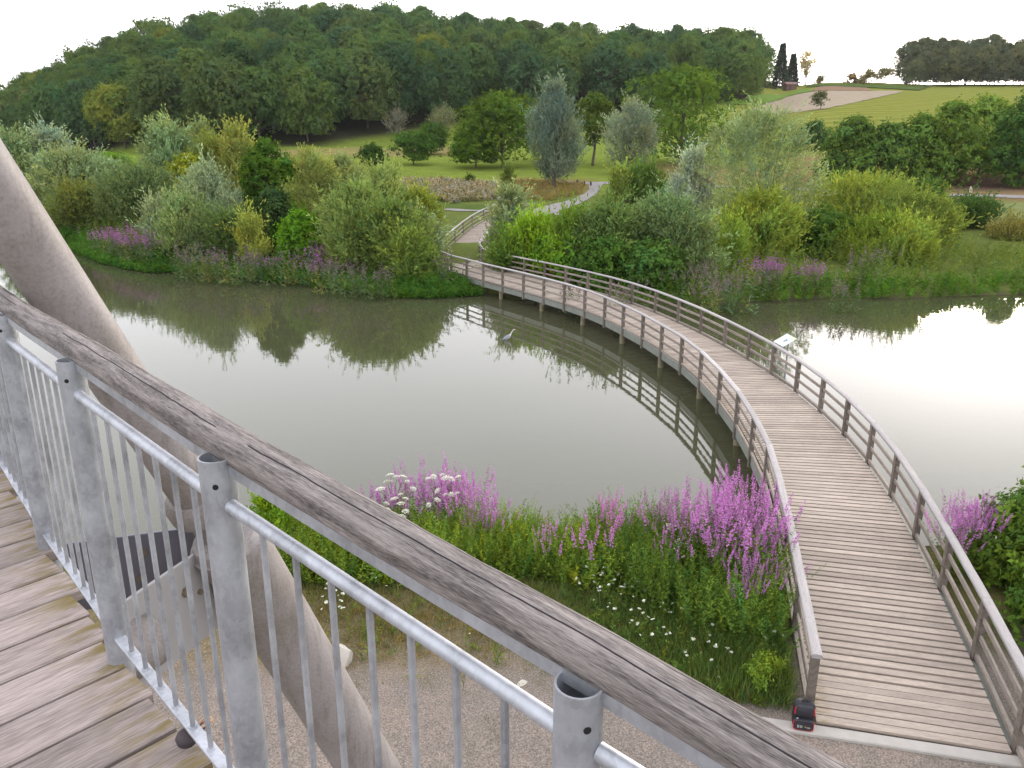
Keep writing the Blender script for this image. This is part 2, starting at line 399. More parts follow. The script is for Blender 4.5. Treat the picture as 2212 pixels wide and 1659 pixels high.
# ------------------------------------------------------------------ setting: terrain
def build_terrain():
    azf = np.radians(np.arange(-44, 44.01, .16)); azc = np.radians(np.arange(46, 314.1, 3.0))
    az = np.concatenate([azf, azc]); na = len(az)
    rr = np.concatenate([[.5, 2, 3.5], np.geomspace(5, 60, 150), np.geomspace(60.8, 460, 190), np.geomspace(480, 1400, 16)])
    nr = len(rr)
    A, Rr = np.meshgrid(az, rr)
    X, Y = Rr * np.sin(A), Rr * np.cos(A)
    Z = hgt(X.ravel(), Y.ravel()).reshape(X.shape)
    co = np.stack([X, Y, Z], -1).reshape(-1, 3)
    i = np.arange(nr - 1)[:, None] * na; j = np.arange(na)[None, :]; j2 = (j + 1) % na
    q = np.stack([i + j, i + j2, i + na + j2, i + na + j], -1).reshape(-1, 4)
    me = bpy.data.meshes.new('ground')
    me.vertices.add(len(co)); me.vertices.foreach_set('co', co.ravel().astype(np.float32))
    me.loops.add(q.size); me.loops.foreach_set('vertex_index', q.ravel().astype(np.int32))
    me.polygons.add(len(q)); me.polygons.foreach_set('loop_start', np.arange(0, q.size, 4, dtype=np.int32))
    me.update(calc_edges=True)
    me.polygons.foreach_set('use_smooth', np.ones(len(q), bool))
    # ground cover colours: what grows or lies where
    x, y, z = co.T; D = np.hypot(x, y)
    px, py = project(x, np.maximum(y, .1), z)
    col = np.tile(np.array([.10, .125, .035]), (len(co), 1))
    amt = np.zeros(len(co))
    def paint(w, c):
        nonlocal col
        w = np.clip(w, 0, 1)[:, None]; col = col * (1 - w) + np.array(c) * w
    front = (y > 0)
    def band(x0, y0, x1, y1, half, soft):
        t = np.clip((px - x0) / (x1 - x0 + 1e-6), 0, 1); yc = y0 + (y1 - y0) * t
        inx = sstep(x0 - 40, x0 + 10, px) * (1 - sstep(x1 - 10, x1 + 40, px))
        return inx * (1 - sstep(half, half + soft, np.abs(py - yc))) * front * (D > 62)
    paint(sstep(95, 112, D) * front, (.14, .185, .034))                # mown meadow
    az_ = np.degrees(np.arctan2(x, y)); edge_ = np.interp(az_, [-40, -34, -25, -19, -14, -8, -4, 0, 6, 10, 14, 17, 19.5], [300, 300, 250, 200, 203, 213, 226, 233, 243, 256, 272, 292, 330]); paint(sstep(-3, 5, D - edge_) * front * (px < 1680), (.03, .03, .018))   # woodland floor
    paint(band(560, 333, 800, 325, 5, 5), (.20, .175, .07))
    paint(band(780, 332, 985, 326, 6, 6), (.18, .16, .062))
    paint(band(850, 404, 1075, 410, 17, 6), (0.203, 0.158, 0.090))
    paint(band(1090, 402, 1270, 405, 15, 8), (.17, .15, .055))
    paint(band(950, 446, 1080, 452, 5, 5), (.075, .11, .03))
    paint(band(1400, 372, 1740, 390, 16, 10), (.18, .15, .062))
    paint(band(1720, 372, 2300, 402, 32, 16), (0.180, 0.128, 0.068))
    paint(band(1750, 392, 2300, 398, 9, 12), (0.112, 0.075, 0.056))
    paint(band(2030, 452, 2300, 460, 16, 8), (0.143, 0.165, 0.068))
    paint(sstep(140, 175, D) * front * (px > 1680) * sstep(1680, 1740, px), (.16, .17, .045))
    near = (D < 40) & (y > -60)
    sd = pond_sd(x, y)
    g = near * (1 - sstep(11.3, 13.2, y + .35 * np.sin(x * 1.7) + .25 * np.sin(x * 4.1 + y * 3)))
    g = g * (1 - sstep(.9, 2.0, x + .3 * np.sin(y * 3)) * sstep(10.8, 11.5, y) * (1 - sstep(4.2, 4.6, x)))
    paint(near * 1.0, (0.088, 0.085, 0.034)); paint(g, (0.194, 0.167, 0.146))
    mixz = near * sstep(10.8, 11.8, y) * (1 - sstep(13.2, 14.6, y)) * (1 - sstep(-.6, 1.4, x + .4 * np.sin(y * 2.2)))
    paint(mixz * .75, (0.150, 0.119, 0.068))
    paint(near * sstep(1.0, 2.2, x) * (1 - sstep(4.4, 4.8, x)) * sstep(10.6, 11.2, y) * .85, (.06, .08, .028))
    paint(near * (1 - sstep(.3, 1.2, sd)), (.06, .055, .035))
    paint((sd < .1) * 1.0, (.07, .06, .04))
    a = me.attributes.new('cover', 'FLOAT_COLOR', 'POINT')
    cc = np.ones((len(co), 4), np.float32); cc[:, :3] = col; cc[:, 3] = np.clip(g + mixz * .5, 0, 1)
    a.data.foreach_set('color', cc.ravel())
    m, nt, out = new_mat('ground_cover'); N = NT(nt)
    at = N.attr('cover'); p = N.pos()
    f1 = N.noise(p, .35, 6, .65); f2 = N.noise(p, 3.2, 5, .7); f3 = N.noise(p, 38, 3, .7)
    k = N.math('ADD', N.math('MULTIPLY', f1, .8), N.math('MULTIPLY', f2, .7))
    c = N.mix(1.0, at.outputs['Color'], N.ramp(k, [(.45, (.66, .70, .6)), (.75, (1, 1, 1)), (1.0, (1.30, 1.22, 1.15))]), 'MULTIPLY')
    fine = N.ramp(f3, [(.33, (.52, .50, .48)), (.5, (1, 1, 1)), (.68, (1.5, 1.5, 1.5))])
    c = N.mix(at.outputs['Alpha'], c, N.mix(1.0, c, fine, 'MULTIPLY'))
    v = N.n('ShaderNodeTexVoronoi'); v.inputs['Scale'].default_value = 13; N.l(p, v.inputs['Vector'])
    peb = N.math('MULTIPLY', N.math('LESS_THAN', v.outputs['Distance'], .17), at.outputs['Alpha'])
    c = N.mix(N.math('MULTIPLY', peb, .55), c, (.33, .30, .27))
    N.bsdf(out, c, 1, 0, 0, N.math('ADD', f3, f2), .5, .03)
    me.materials.append(m)
    o = link('ground', me); tag(o, 'rolling ground with gravel bank, pond shore, meadow and fields', None, None, 'structure')
    return o
build_terrain()

# water
def build_water():
    mb = MB(); n = 24
    xs = np.linspace(-115, 120, n); ys = np.linspace(10, 100, n)
    vs = [(x, y, 0) for y in ys for x in xs]
    mb.add(vs, [(j * n + i, j * n + i + 1, (j + 1) * n + i + 1, (j + 1) * n + i) for j in range(n - 1) for i in range(n - 1)])
    m, nt, out = new_mat('pond_water'); N = NT(nt)
    p = N.pos()
    a = N.noise(N.mapping(p, (1.1, 1.7, 1)), 1.4, 3, .5); b = N.noise(N.mapping(p, (.5, .9, 1)), .35, 2, .5)
    calm = N.ramp(N.noise(p, .06, 2), [(.40, (.35, .35, .35)), (.62, (1, 1, 1))])
    hgt_ = N.math('MULTIPLY', N.math('ADD', a, N.math('MULTIPLY', b, 1.4)), calm)
    N.bsdf(out, N.mix(N.noise(p, .15, 3), (.050, .053, .026), (.060, .062, .035)), .03, 0, .5, hgt_, .085, .03).inputs['IOR'].default_value = 1.5
    o = mb.build('water', m); tag(o, 'still murky green brown pond water', None, None, 'structure')
build_water()

def resample(P, n):
    P = np.array(P, float); d = np.concatenate([[0], np.cumsum(np.hypot(*(P[1:] - P[:-1]).T))])
    t = np.linspace(0, d[-1], n); return np.stack([np.interp(t, d, P[:, 0]), np.interp(t, d, P[:, 1])], 1)
def strip(name, A, B, mat, label, n=60, m=6, off=.04, world=False, kind='structure'):
    if not world:
        A = [hit(*p)[:2] for p in A]; B = [hit(*p)[:2] for p in B]
    A, B = resample(A, n), resample(B, n); mb = MB(); vs = []; uv = []
    for j in range(m + 1):
        Q = A + (B - A) * j / m; z = hgt(Q[:, 0], Q[:, 1]) + off
        vs += [(q[0], q[1], zz) for q, zz in zip(Q, z)]; uv += [(i / n, j / m) for i in range(n)]
    mb.add(vs, [(j * n + i, j * n + i + 1, (j + 1) * n + i + 1, (j + 1) * n + i) for j in range(m) for i in range(n - 1)], uv)
    o = mb.build(name, mat, None, True); tag(o, label, None, None, kind); return o
def mat_ground(name, c1, c2, scale=.6, rows=None, rough=.95):
    m, nt, out = new_mat(name); N = NT(nt); p = N.pos()
    f = N.noise(p, scale, 6, .7); g = N.noise(p, scale * 9, 3, .7)
    c = N.mix(N.ramp(N.math('ADD', N.math('MULTIPLY', f, .65), N.math('MULTIPLY', g, .35)), [(.36, (0, 0, 0)), (.64, (1, 1, 1))]), c1, c2)
    if rows:
        w = N.n('ShaderNodeTexWave'); w.inputs['Scale'].default_value = rows[1]; w.inputs['Distortion'].default_value = 1.5; w.inputs['Detail'].default_value = 2
        mp = N.n('ShaderNodeMapping'); mp.inputs['Rotation'].default_value = (0, 0, rows[0]); N.l(p, mp.inputs['Vector']); N.l(mp.outputs[0], w.inputs['Vector'])
        c = N.mix(N.math('MULTIPLY', w.outputs['Fac'], rows[2]), c, [x * .5 for x in c1])
    N.bsdf(out, c, 1, 0, 0, g, .4, .05); return m
M_PATH = mat_ground('pale_gravel', (.215, .20, .195), (.28, .265, .26), 1.5)
strip('path', [(1140, 467), (1156, 452), (1178, 445.6), (1231, 432), (1261, 420.6), (1273, 410), (1271, 398)], [(1150, 470), (1161, 467), (1191, 464), (1218, 454), (1261, 435.6), (1291, 417), (1302, 398)], M_PATH, 'pale gravel path winding from the boardwalk to the lane', 60, 5, .05)
strip('path', [(1205, 393.5), (1300, 393.5), (1480, 397), (1748, 408.5), (2028, 419), (2330, 428)], [(1205, 398), (1300, 398.5), (1480, 402), (1748, 413), (2028, 424), (2330, 434)], M_PATH, 'pale lane running along the foot of the hill', 120, 3, .055)
strip('path', [(1165, 462), (1300, 459.5), (1475, 459), (1568, 460.5), (2148, 476.5), (2330, 482)], [(1165, 466.5), (1300, 463.5), (1475, 462.5), (1568, 464), (2148, 481), (2330, 487)], M_PATH, 'narrow pale footpath behind the far bank shrubs', 120, 2, .06)
strip('path', [(960, 452), (1066, 457), (1140, 464)], [(960, 455), (1066, 461), (1140, 468)], M_PATH, 'faint pale footpath beside the far end of the boardwalk', 40, 2, .06)
strip('field', [(1640, 190), (1735, 184), (1775, 182), (1830, 180), (1960, 182), (2300, 182)], [(1560, 262), (1690, 250), (1730, 275), (1790, 305), (2000, 322), (2300, 338)], mat_ground('maize_field', (.155, .17, .036), (.22, .235, .053), .5, (1.35, .045, .42)), 'yellow green field sloping up to the ridge', 120, 60, .05)
strip('field', [(1625, 236), (1690, 246), (1775, 238), (1880, 215), (1950, 199)], [(1640, 230), (1700, 210), (1760, 198.5), (1850, 197), (1948, 197.5)], mat_ground('stubble', (.27, .225, .165), (.34, .285, .215), .4, (1.2, .06, .22)), 'pale stubble field on the hillside', 80, 20, .16)
strip('field', [(1752, 198), (1800, 197), (1885, 197.5)], [(1766, 189), (1800, 186.5), (1872, 190.5)], mat_ground('dry_crop', (.18, .12, .08), (.24, .165, .11), .5), 'reddish brown strip of dry crop above the stubble', 40, 6, .25)
strip('field', [(1600, 216), (1660, 204), (1740, 192), (1757, 197)], [(1560, 226), (1612, 228), (1640, 229.5), (1700, 209)], mat_ground('green_strip', (.10, .17, .035), (.14, .21, .05), .4), 'bright green grass strip below the wood edge', 40, 8, .22)
strip('field', [(1740, 190), (1770, 188), (1880, 191), (1985, 197)], [(1748, 184), (1780, 182.5), (1890, 184), (2010, 189)], mat_ground('dark_rows', (.055, .085, .025), (.085, .12, .035), .4), 'dark green crop rows under the ridge', 40, 5, .35)

# ------------------------------------------------------------------ sky, sun, camera
w = bpy.data.worlds.new('World'); SC.world = w; w.use_nodes = True
nt = w.node_tree; nt.nodes.clear(); N = NT(nt)
SUN_AZ, SUN_EL = math.radians(30), math.radians(6.5)
sky = N.n('ShaderNodeTexSky', sky_type='NISHITA', sun_disc=False, sun_elevation=SUN_EL, sun_rotation=SUN_AZ, altitude=200, air_density=1.3, dust_density=2.5, ozone_density=1.0)
hs = N.n('ShaderNodeHueSaturation'); hs.inputs['Saturation'].default_value = .30; N.l(sky.outputs[0], hs.inputs['Color'])
bg = N.n('ShaderNodeBackground'); bg.inputs['Strength'].default_value = .15; N.l(hs.outputs[0], bg.inputs['Color'])
wo = N.n('ShaderNodeOutputWorld'); N.l(bg.outputs[0], wo.inputs['Surface'])
soft = N.mix(1.0, hs.outputs[0], (.13, .13, .137), 'MULTIPLY'); veil = N.mix(1.0, soft, (2.55, 2.53, 2.67), 'ADD'); N.l(veil, bg.inputs['Color'])   # thin even high cloud
sl = bpy.data.lights.new('sun', 'SUN'); sl.energy = .8; sl.angle = math.radians(11); sl.color = (1, .87, .72)
so = bpy.data.objects.new('sun', sl); C.objects.link(so)
sd_ = Vector((math.sin(SUN_AZ) * math.cos(SUN_EL), math.cos(SUN_AZ) * math.cos(SUN_EL), math.sin(SUN_EL)))
so.rotation_euler = (-sd_).to_track_quat('-Z', 'Y').to_euler(); so.location = sd_ * 60
cam = bpy.data.cameras.new('camera'); cam.sensor_width = 36; cam.lens = F / 2212 * 36; cam.clip_start = .05; cam.clip_end = 6000
co_ = bpy.data.objects.new('camera', cam); C.objects.link(co_); co_.location = (0, 0, H); co_.rotation_euler = (PI / 2 - PITCH, 0, 0)
SC.camera = co_
SC.view_settings.view_transform = 'Standard'; SC.view_settings.look = 'None'; SC.view_settings.gamma = 1; SC.view_settings.exposure = 2.32
SC.cycles.max_bounces = 6; SC.cycles.diffuse_bounces = 3; SC.cycles.transmission_bounces = 3; SC.cycles.glossy_bounces = 3
# thin evening haze over the valley
def build_haze():
    mb = MB(); mb.box((0, 0, -3.2), 2840, 2840, 108, 0); m, nt, out = new_mat('thin_haze'); N = NT(nt)
    v = N.n('ShaderNodeVolumePrincipled'); v.inputs['Color'].default_value = (.90, .92, .96, 1); v.inputs['Density'].default_value = .00007; v.inputs['Anisotropy'].default_value = .25
    N.l(v.outputs[0], out.inputs['Volume']); o = mb.build('haze', m); tag(o, 'thin pale evening haze over the valley', 'haze', None, 'stuff')
build_haze()
SC.cycles.volume_bounces = 0

# ------------------------------------------------------------------ boardwalk
DZ = .87                                   # deck level
W_DECK = mat_wood('deck_planks', (.425, .36, .305), (.285, .238, .20), (1.6, 60, 1), .32, 1.2, moss=.30, mossc=(.20, .15, .06))
W_POST = mat_wood('post_timber', (0.204, 0.173, 0.146), (0.102, 0.085, 0.071), (2, 40, 1), .5, 2.0)
W_CAP = mat_wood('cap_timber', (0.422, 0.401, 0.398), (0.272, 0.252, 0.245), (1.5, 50, 1), .25, 1.5)
W_RAIL = mat_wood('rail_timber', (0.313, 0.272, 0.235), (0.163, 0.136, 0.116), (1.5, 50, 1), .35, 1.5)
W_FASCIA = mat_plain('fascia_steel', (0.224, 0.238, 0.211), .6, .2, var=.3, scale=3)
W_PILE = mat_plain('pile_timber', (0.204, 0.184, 0.116), .85, 0, var=.4, scale=5)
RP = [(6.75, 7.35), (7.28, 9.42), (7.86, 11.54), (8.41, 13.7), (8.92, 15.82), (9.36, 17.95), (9.68, 20.04), (9.87, 22.16), (9.93, 24.26), (9.87, 26.38), (9.68, 28.48), (9.38, 30.5), (8.98, 32.64), (8.49, 34.9), (7.9, 37.05), (7.2, 39.3), (6.35, 41.46), (5.42, 43.35), (4.35, 45.2), (3.2, 47.0), (2.0, 48.75), (.8, 50.4), (-.35, 52.0), (-1.5, 53.6)]
LP = [(4.53, 10.15), (5.02, 12.2), (5.53, 14.35), (6.0, 16.45), (6.4, 18.5), (6.65, 20.6), (6.82, 22.8), (6.86, 25.1), (6.78, 27.5), (6.54, 29.7), (6.13, 31.7), (5.68, 33.75), (5.1, 35.75), (4.47, 37.7), (3.68, 39.65), (2.76, 41.4), (1.74, 43.1), (.65, 44.8), (-.55, 46.55), (-1.75, 48.3), (-2.85, 50.1), (-3.95, 51.8)]
RF = [(-2.05, 55.2), (-2.35, 57.6), (-2.3, 60.2), (-2.0, 63.8), (-1.45, 67.4), (-.8, 71.2), (0, 75.2), (.9, 79.4), (1.7, 83.2)]
LF = [(-4.75, 53.6), (-5.2, 55.9), (-5.35, 58.6), (-5.15, 62.0), (-4.72, 66.4), (-4.25, 70.2), (-3.65, 74.0), (-2.75, 78.2), (-1.7, 82.4), (-1.1, 85.0)]
RALL, LALL = RP + RF, LP + LF
def deck_z(y): return DZ + .95 * float(sstep(58, 88, np.array([y]))[0])
def dens(P, step):
    """smooth curve through the post points, sampled about every step metres"""
    P = [Vector((p[0], p[1], 0)) for p in P]; out = []
    for i in range(len(P) - 1):
        p0, p1, p2, p3 = P[max(i - 1, 0)], P[i], P[i + 1], P[min(i + 2, len(P) - 1)]
        n = max(2, int((p2 - p1).length / step))
        for k in range(n):
            t = k / n
            out.append(.5 * ((2 * p1) + (p2 - p0) * t + (2 * p0 - 5 * p1 + 4 * p2 - p3) * t * t + (3 * p1 - p0 - 3 * p2 + p3) * t ** 3))
    out.append(P[-1]); return out
bw = empty('boardwalk', (6.0, 10.0, DZ)); tag(bw, 'long curved timber boardwalk with post and rail sides crossing the pond', 'boardwalk')
def at_bw(o): o.parent = bw; o.matrix_parent_inverse = Matrix.Translation(-Vector(bw.location)); return o
# planks: crosswise, from left edge to right edge
def plank_curves():
    L = np.array([(p.x, p.y) for p in dens([(4.27, 8.95)] + LALL, .3)]); R = np.array([(p.x, p.y) for p in dens(RALL[1:] if True else RALL, .3)])
    return L, R
Lc, Rc = plank_curves()
def curve_at(Cv, t):
    d = np.concatenate([[0], np.cumsum(np.hypot(*(Cv[1:] - Cv[:-1]).T))]); s = t * d[-1]
    return Vector((np.interp(s, d, Cv[:, 0]), np.interp(s, d, Cv[:, 1]), 0))
# pair the edges along the walk by matching landmarks
keysL = [0.0] + [i / 1000 for i in range(20, 1001, 20)]
random.seed(11)
mb = MB()
centre = []
NS = 400
LL = np.array([curve_at(Lc, i / NS) for i in range(NS + 1)])[:, :2]; RR = np.array([curve_at(Rc, i / NS) for i in range(NS + 1)])[:, :2]
# first estimate of the middle line, then perpendiculars
MID = (LL + RR) / 2
MIDv = dens([tuple(p) for p in MID[::8]], .05)
def ray_hit(p, d, Cv):
    best = None
    for i in range(len(Cv) - 1):
        a, b = Cv[i], Cv[i + 1]
        ex, ey = b[0] - a[0], b[1] - a[1]; den = d.x * ey - d.y * ex
        if abs(den) < 1e-9: continue
        t = ((a[0] - p.x) * ey - (a[1] - p.y) * ex) / den; u = ((a[0] - p.x) * d.y - (a[1] - p.y) * d.x) / den
        if -.001 <= u <= 1.001 and 0 < t < 4 and (best is None or t < best): best = t
    return best
PW, GAP = .148, .0055
acc = 0; last = MIDv[0]; first = True
Lext = np.vstack([LL[:1] - (LL[3:4] - LL[:1]) * 2, LL]); Rext = np.vstack([RR[:1] - (RR[3:4] - RR[:1]) * 2, RR, RR[-1:] + (RR[-1:] - RR[-4:-3]) * 2])
Lext = np.vstack([Lext, Lext[-1:] + (Lext[-1:] - Lext[-4:-3]) * 2])
for i in range(1, len(MIDv) - 1):
    acc += (MIDv[i] - last).length; last = MIDv[i]
    if acc < PW + GAP: continue
    acc = 0
    t = (MIDv[min(i + 8, len(MIDv) - 1)] - MIDv[max(i - 8, 0)]).normalized(); nrm = Vector((t.y, -t.x, 0)); p = MIDv[i]
    a = ray_hit(p, -nrm, Lext); b = ray_hit(p, nrm, Rext)
    if a is None or b is None: continue
    if (p - Vector((4.40, 9.97, 0))).dot(Vector((.231, .973, 0))) < .078: continue      # the deck stops at the kerb
    z = deck_z(p.y)
    A = p - nrm * (a - .10) + Vector((0, 0, z - .025 + random.uniform(-.003, .003))); B = p + nrm * (b - .10) + Vector((0, 0, z - .025 + random.uniform(-.003, .003)))
    mb.beam(A, B, PW + random.uniform(-.003, .003), .05, .0012)
at_bw(mb.build('deck', W_DECK))
def rail_side(P, side, first_ext):
    """posts, cap and two rails of one side; side = +1 right (posts seen from the walk), -1 left"""
    n = len(P); V3 = [Vector((p[0], p[1], 0)) for p in P]
    tang = [(V3[min(i + 1, n - 1)] - V3[max(i - 1, 0)]).normalized() for i in range(n)]
    outw = [Vector((t.y, -t.x, 0)) * side for t in tang]
    for i in range(n):
        z = deck_z(P[i][1]); m = MB(); rz = math.atan2(tang[i].y, tang[i].x)
        m.box((P[i][0], P[i][1], z - .42), .15, .115, .42 + 1.055, rz, .008)
        at_bw(m.build('post', W_POST))
    # cap rail: lengths of two bays butted together
    prof = [(-.072, 0), (.072, 0), (.078, .012), (.078, .052), (.06, .068), (0, .074), (-.06, .068), (-.078, .052), (-.078, .012)]
    for i in range(0, n - 1, 2):
        seg = list(range(i, min(i + 3, n)))
        if len(seg) < 2: break
        pts = [V3[k] + Vector((0, 0, deck_z(P[k][1]) + 1.055)) for k in seg]
        if i == 0: pts[0] = pts[0] - tang[0] * .14
        g = .004
        pts[0] = pts[0] + (pts[1] - pts[0]).normalized() * g; pts[-1] = pts[-1] - (pts[-1] - pts[-2]).normalized() * g
        ref = []
        for k in range(len(pts) - 1):
            ref += [pts[k].lerp(pts[k + 1], q / 4) for q in range(4)]
        ref.append(pts[-1])
        ov = []
        for k, q in enumerate(ref):
            t = (ref[min(k + 1, len(ref) - 1)] - ref[max(k - 1, 0)]); ov.append(Vector((t.y, -t.x, 0)).normalized())
        m = MB(); m.sweep(ref, prof, ov, jit=.015, seed=i + (side + 2) * 100); o = m.build('cap_rail', W_CAP); smooth_angle(o, 35); at_bw(o)
    for hz_, off in ((.40, 0), (.73, 0)):
        m = MB()
        for i in range(n - 1):
            a = V3[i] + Vector((0, 0, deck_z(P[i][1]) + hz_)); b = V3[i + 1] + Vector((0, 0, deck_z(P[i + 1][1]) + hz_)); d = (b - a).normalized()
            m.beam(a + d * .077, b - d * .077, .045, .10, .008)
        at_bw(m.build('mid_rail', W_RAIL))
    m = MB()
    for i in range(n - 1):
        a = V3[i] + Vector((0, 0, deck_z(P[i][1]) + .035)); b = V3[i + 1] + Vector((0, 0, deck_z(P[i + 1][1]) + .035)); d = (b - a).normalized()
        m.beam(a + d * .077, b - d * .077, .07, .10, .008)
    at_bw(m.build('kick_rail', W_RAIL))
    m = MB()
    for i in range(n - 1):
        a = V3[i] - outw[i] * .03 + Vector((0, 0, deck_z(P[i][1]) - .20)); b = V3[i + 1] - outw[i + 1] * .03 + Vector((0, 0, deck_z(P[i + 1][1]) - .20)); d = (b - a).normalized()
        m.beam(a + d * .078, b - d * .078, .06, .27)
    at_bw(m.build('edge_beam', W_FASCIA))
rail_side(RALL, 1, 0); rail_side(LALL, -1, 0)
for P, sgn in ((LALL, 1), (RALL, -1)):
    for i in range(2, len(P) - 1, 2):
        a, b = Vector(P[i] + (0,)), Vector(P[i + 1] + (0,)); t = (b - a).normalized(); p = a.lerp(b, .28) + Vector((t.y, -t.x, 0)) * .28 * sgn
        g = min(hz(p.x, p.y), DZ - .3)
        m = MB(); m.tube([(p.x, p.y, g - .6), (p.x, p.y, deck_z(p.y) - .12)], .13, 12); o = m.build('pile', W_PILE); smooth_angle(o); at_bw(o)
# concrete kerb at the near end
mb = MB()
ka, kb = Vector((3.45, 10.06, 0)), Vector((7.85, 9.015, 0)); kd = (kb - ka).normalized(); kn = Vector((kd.y, -kd.x, 0))
M_CONC = mat_plain('concrete', (0.354, 0.333, 0.306), .9, 0, var=.18, scale=5)
mb.beam(ka + Vector((0, 0, .74)), kb + Vector((0, 0, .74)), .22, .22, .015)
o = mb.build('concrete_kerb', M_CONC); tag(o, 'pale concrete edging strip where the boardwalk meets the gravel path', 'kerb')

# ------------------------------------------------------------------ lookout platform with steel railing
def rel(x, y, z): return Vector((x, y, H + z))
SR = [(-4.75, 6.15, -.69), (-4.05, 5.43, -.69), (-3.35, 4.66, -.68), (-2.66, 3.84, -.67), (-1.965, 3.018, -.655), (-1.297, 2.25, -.622), (-.627, 1.565, -.645), (.10, 1.0, -.775), (.88, .49, -.95), (1.7, .02, -1.13)]
GALV = mat_galv('galvanised'); GALV2 = mat_galv('galvanised_bright', (0.408, 0.428, 0.469))
W_HAND = mat_wood('handrail_wood', (.30, .27, .255), (.085, .072, .074), (9, 60, 1), .93, 4.5, crack=True, stretch=2.2)
W_PLAT = mat_wood('platform_planks', (0.340, 0.292, 0.275), (0.184, 0.150, 0.136), (2.6, 62, 1), .40, 2.4, moss=.19, mossc=(.15, .115, .035))
rl = empty('steel_railing', rel(-1.297, 2.25, -1.6)); tag(rl, 'galvanised steel balustrade with weathered wooden handrail along the lookout', 'railing')
def at_rl(o, par=None): o.parent = par or rl; o.matrix_parent_inverse = Matrix.Translation(-Vector(rl.location)); return o
n = len(SR); SV = [rel(*p) for p in SR]
tg = [(SV[min(i + 1, n - 1)] - SV[max(i - 1, 0)]) for i in range(n)]
out_ = [Vector((-t.y, t.x, 0)).normalized() for t in tg]          # away from the walkway
for i in range(n):
    p = SV[i]; m = MB()
    # hollow tube
    ro, ri, k = .038, .034, 20
    vs = []
    for (r_, z) in ((ro, -1.13), (ro, 0), (ri, 0), (ri, -.12)):
        vs += [(p.x + r_ * math.cos(2 * PI * q / k), p.y + r_ * math.sin(2 * PI * q / k), p.z + z) for q in range(k)]
    m.add(vs, [(a * k + q, a * k + (q + 1) % k, (a + 1) * k + (q + 1) % k, (a + 1) * k + q) for a in range(3) for q in range(k)] + [tuple(3 * k + q for q in range(k)), tuple(range(k))], None, random.random())
    o = m.build('post', GALV); smooth_angle(o, 40); at_rl(o)
    # bolt hole / screw at the bar
    td = Vector((tg[i].x, tg[i].y, 0)).normalized(); nin = -out_[i]
    q = p + (nin * .62 + td * .78).normalized() * .0375 + Vector((0, 0, -.055)); d = (q - Vector((p.x, p.y, q.z))).normalized()
    m = MB(); m.tube([q - d * .006, q + d * .0012], .0062, 12)
    at_rl(m.build('bolt_hole', mat_plain('dark_hole', (.012, .011, .011), .9) if i == 0 else bpy.data.materials['dark_hole']))
# curved line of the handrail
def cr(P, step):
    o = []
    for i in range(len(P) - 1):
        p0, p1, p2, p3 = P[max(i - 1, 0)], P[i], P[i + 1], P[min(i + 2, len(P) - 1)]
        m_ = max(2, int((p2 - p1).length / step))
        for k in range(m_):
            t = k / m_; o.append(.5 * ((2 * p1) + (p2 - p0) * t + (2 * p0 - 5 * p1 + 4 * p2 - p3) * t * t + (3 * p1 - p0 - 3 * p2 + p3) * t ** 3))
    o.append(P[-1]); return o
line = cr(SV, .06)
lo_ = []
for k, q in enumerate(line):
    t = line[min(k + 1, len(line) - 1)] - line[max(k - 1, 0)]; lo_.append(Vector((-t.y, t.x, 0)).normalized())
hw, hh = .042, .056
prof = [(-hw + .004, 0), (hw - .004, 0), (hw, .006), (hw, hh * .55), (hw * .86, hh * .84), (hw * .5, hh * .98), (0, hh), (-hw * .5, hh * .97), (-hw * .88, hh * .82), (-hw, hh * .52), (-hw, .006)]
HO = .004 + hw
stn = np.array([(q - SV[0]).length for q in line]); psn = [(p - SV[0]).length for p in SV]
dz_ = np.interp(stn, psn, [-.010, -.010, -.010, -.010, -.008, -.009, -.014, .0, -.016, -.02])
wl_ = [q + Vector((0, 0, float(d))) for q, d in zip(line, dz_)]
mb = MB(); mb.sweep([q + o_ * HO for q, o_ in zip(wl_, lo_)], prof, lo_, jit=.012, seed=4); o = mb.build('handrail', W_HAND); smooth_angle(o, 50); at_rl(o)
mb = MB()
bp_ = [(-.005, -.021), (.005, -.021), (.005, .004), (-.005, .004)]
mb.sweep([q + o_ * .0105 for q, o_ in zip(wl_, lo_)], bp_, lo_); at_rl(mb.build('support_bar', GALV))
for i in range(n - 1):
    a, b = SV[i], SV[i + 1]; d = (b - a).normalized(); dh = Vector((d.x, d.y, 0)).normalized()
    a1, b1 = a + d * .036 + Vector((0, 0, -.10)), b - d * .036 + Vector((0, 0, -.10))
    m = MB(); m.tube([a1, b1], .0155, 14); o = m.build('top_rail', GALV2); smooth_angle(o); at_rl(o)
    a2, b2 = a + d * .03 + Vector((0, 0, -.93)), b - d * .03 + Vector((0, 0, -.93))
    m = MB(); m.beam(a2, b2, .034, .010, .002); at_rl(m.build('bottom_rail', GALV2))
    for k in range(7):
        t = (k + 1) / 8; p = a1.lerp(b1, t); q = a2.lerp(b2, t)
        m = MB(); m.tube([q + Vector((0, 0, .004)), p - Vector((0, 0, .013))], .0072, 8); o = m.build('baluster', GALV); smooth_angle(o); at_rl(o)
        if k < 99:
            m = MB(); m.tube([q + Vector((0, 0, -.008)), q + Vector((0, 0, .010))], [.016, .011], 8); o = m.build('weld', GALV2); smooth_angle(o); at_rl(o, None)
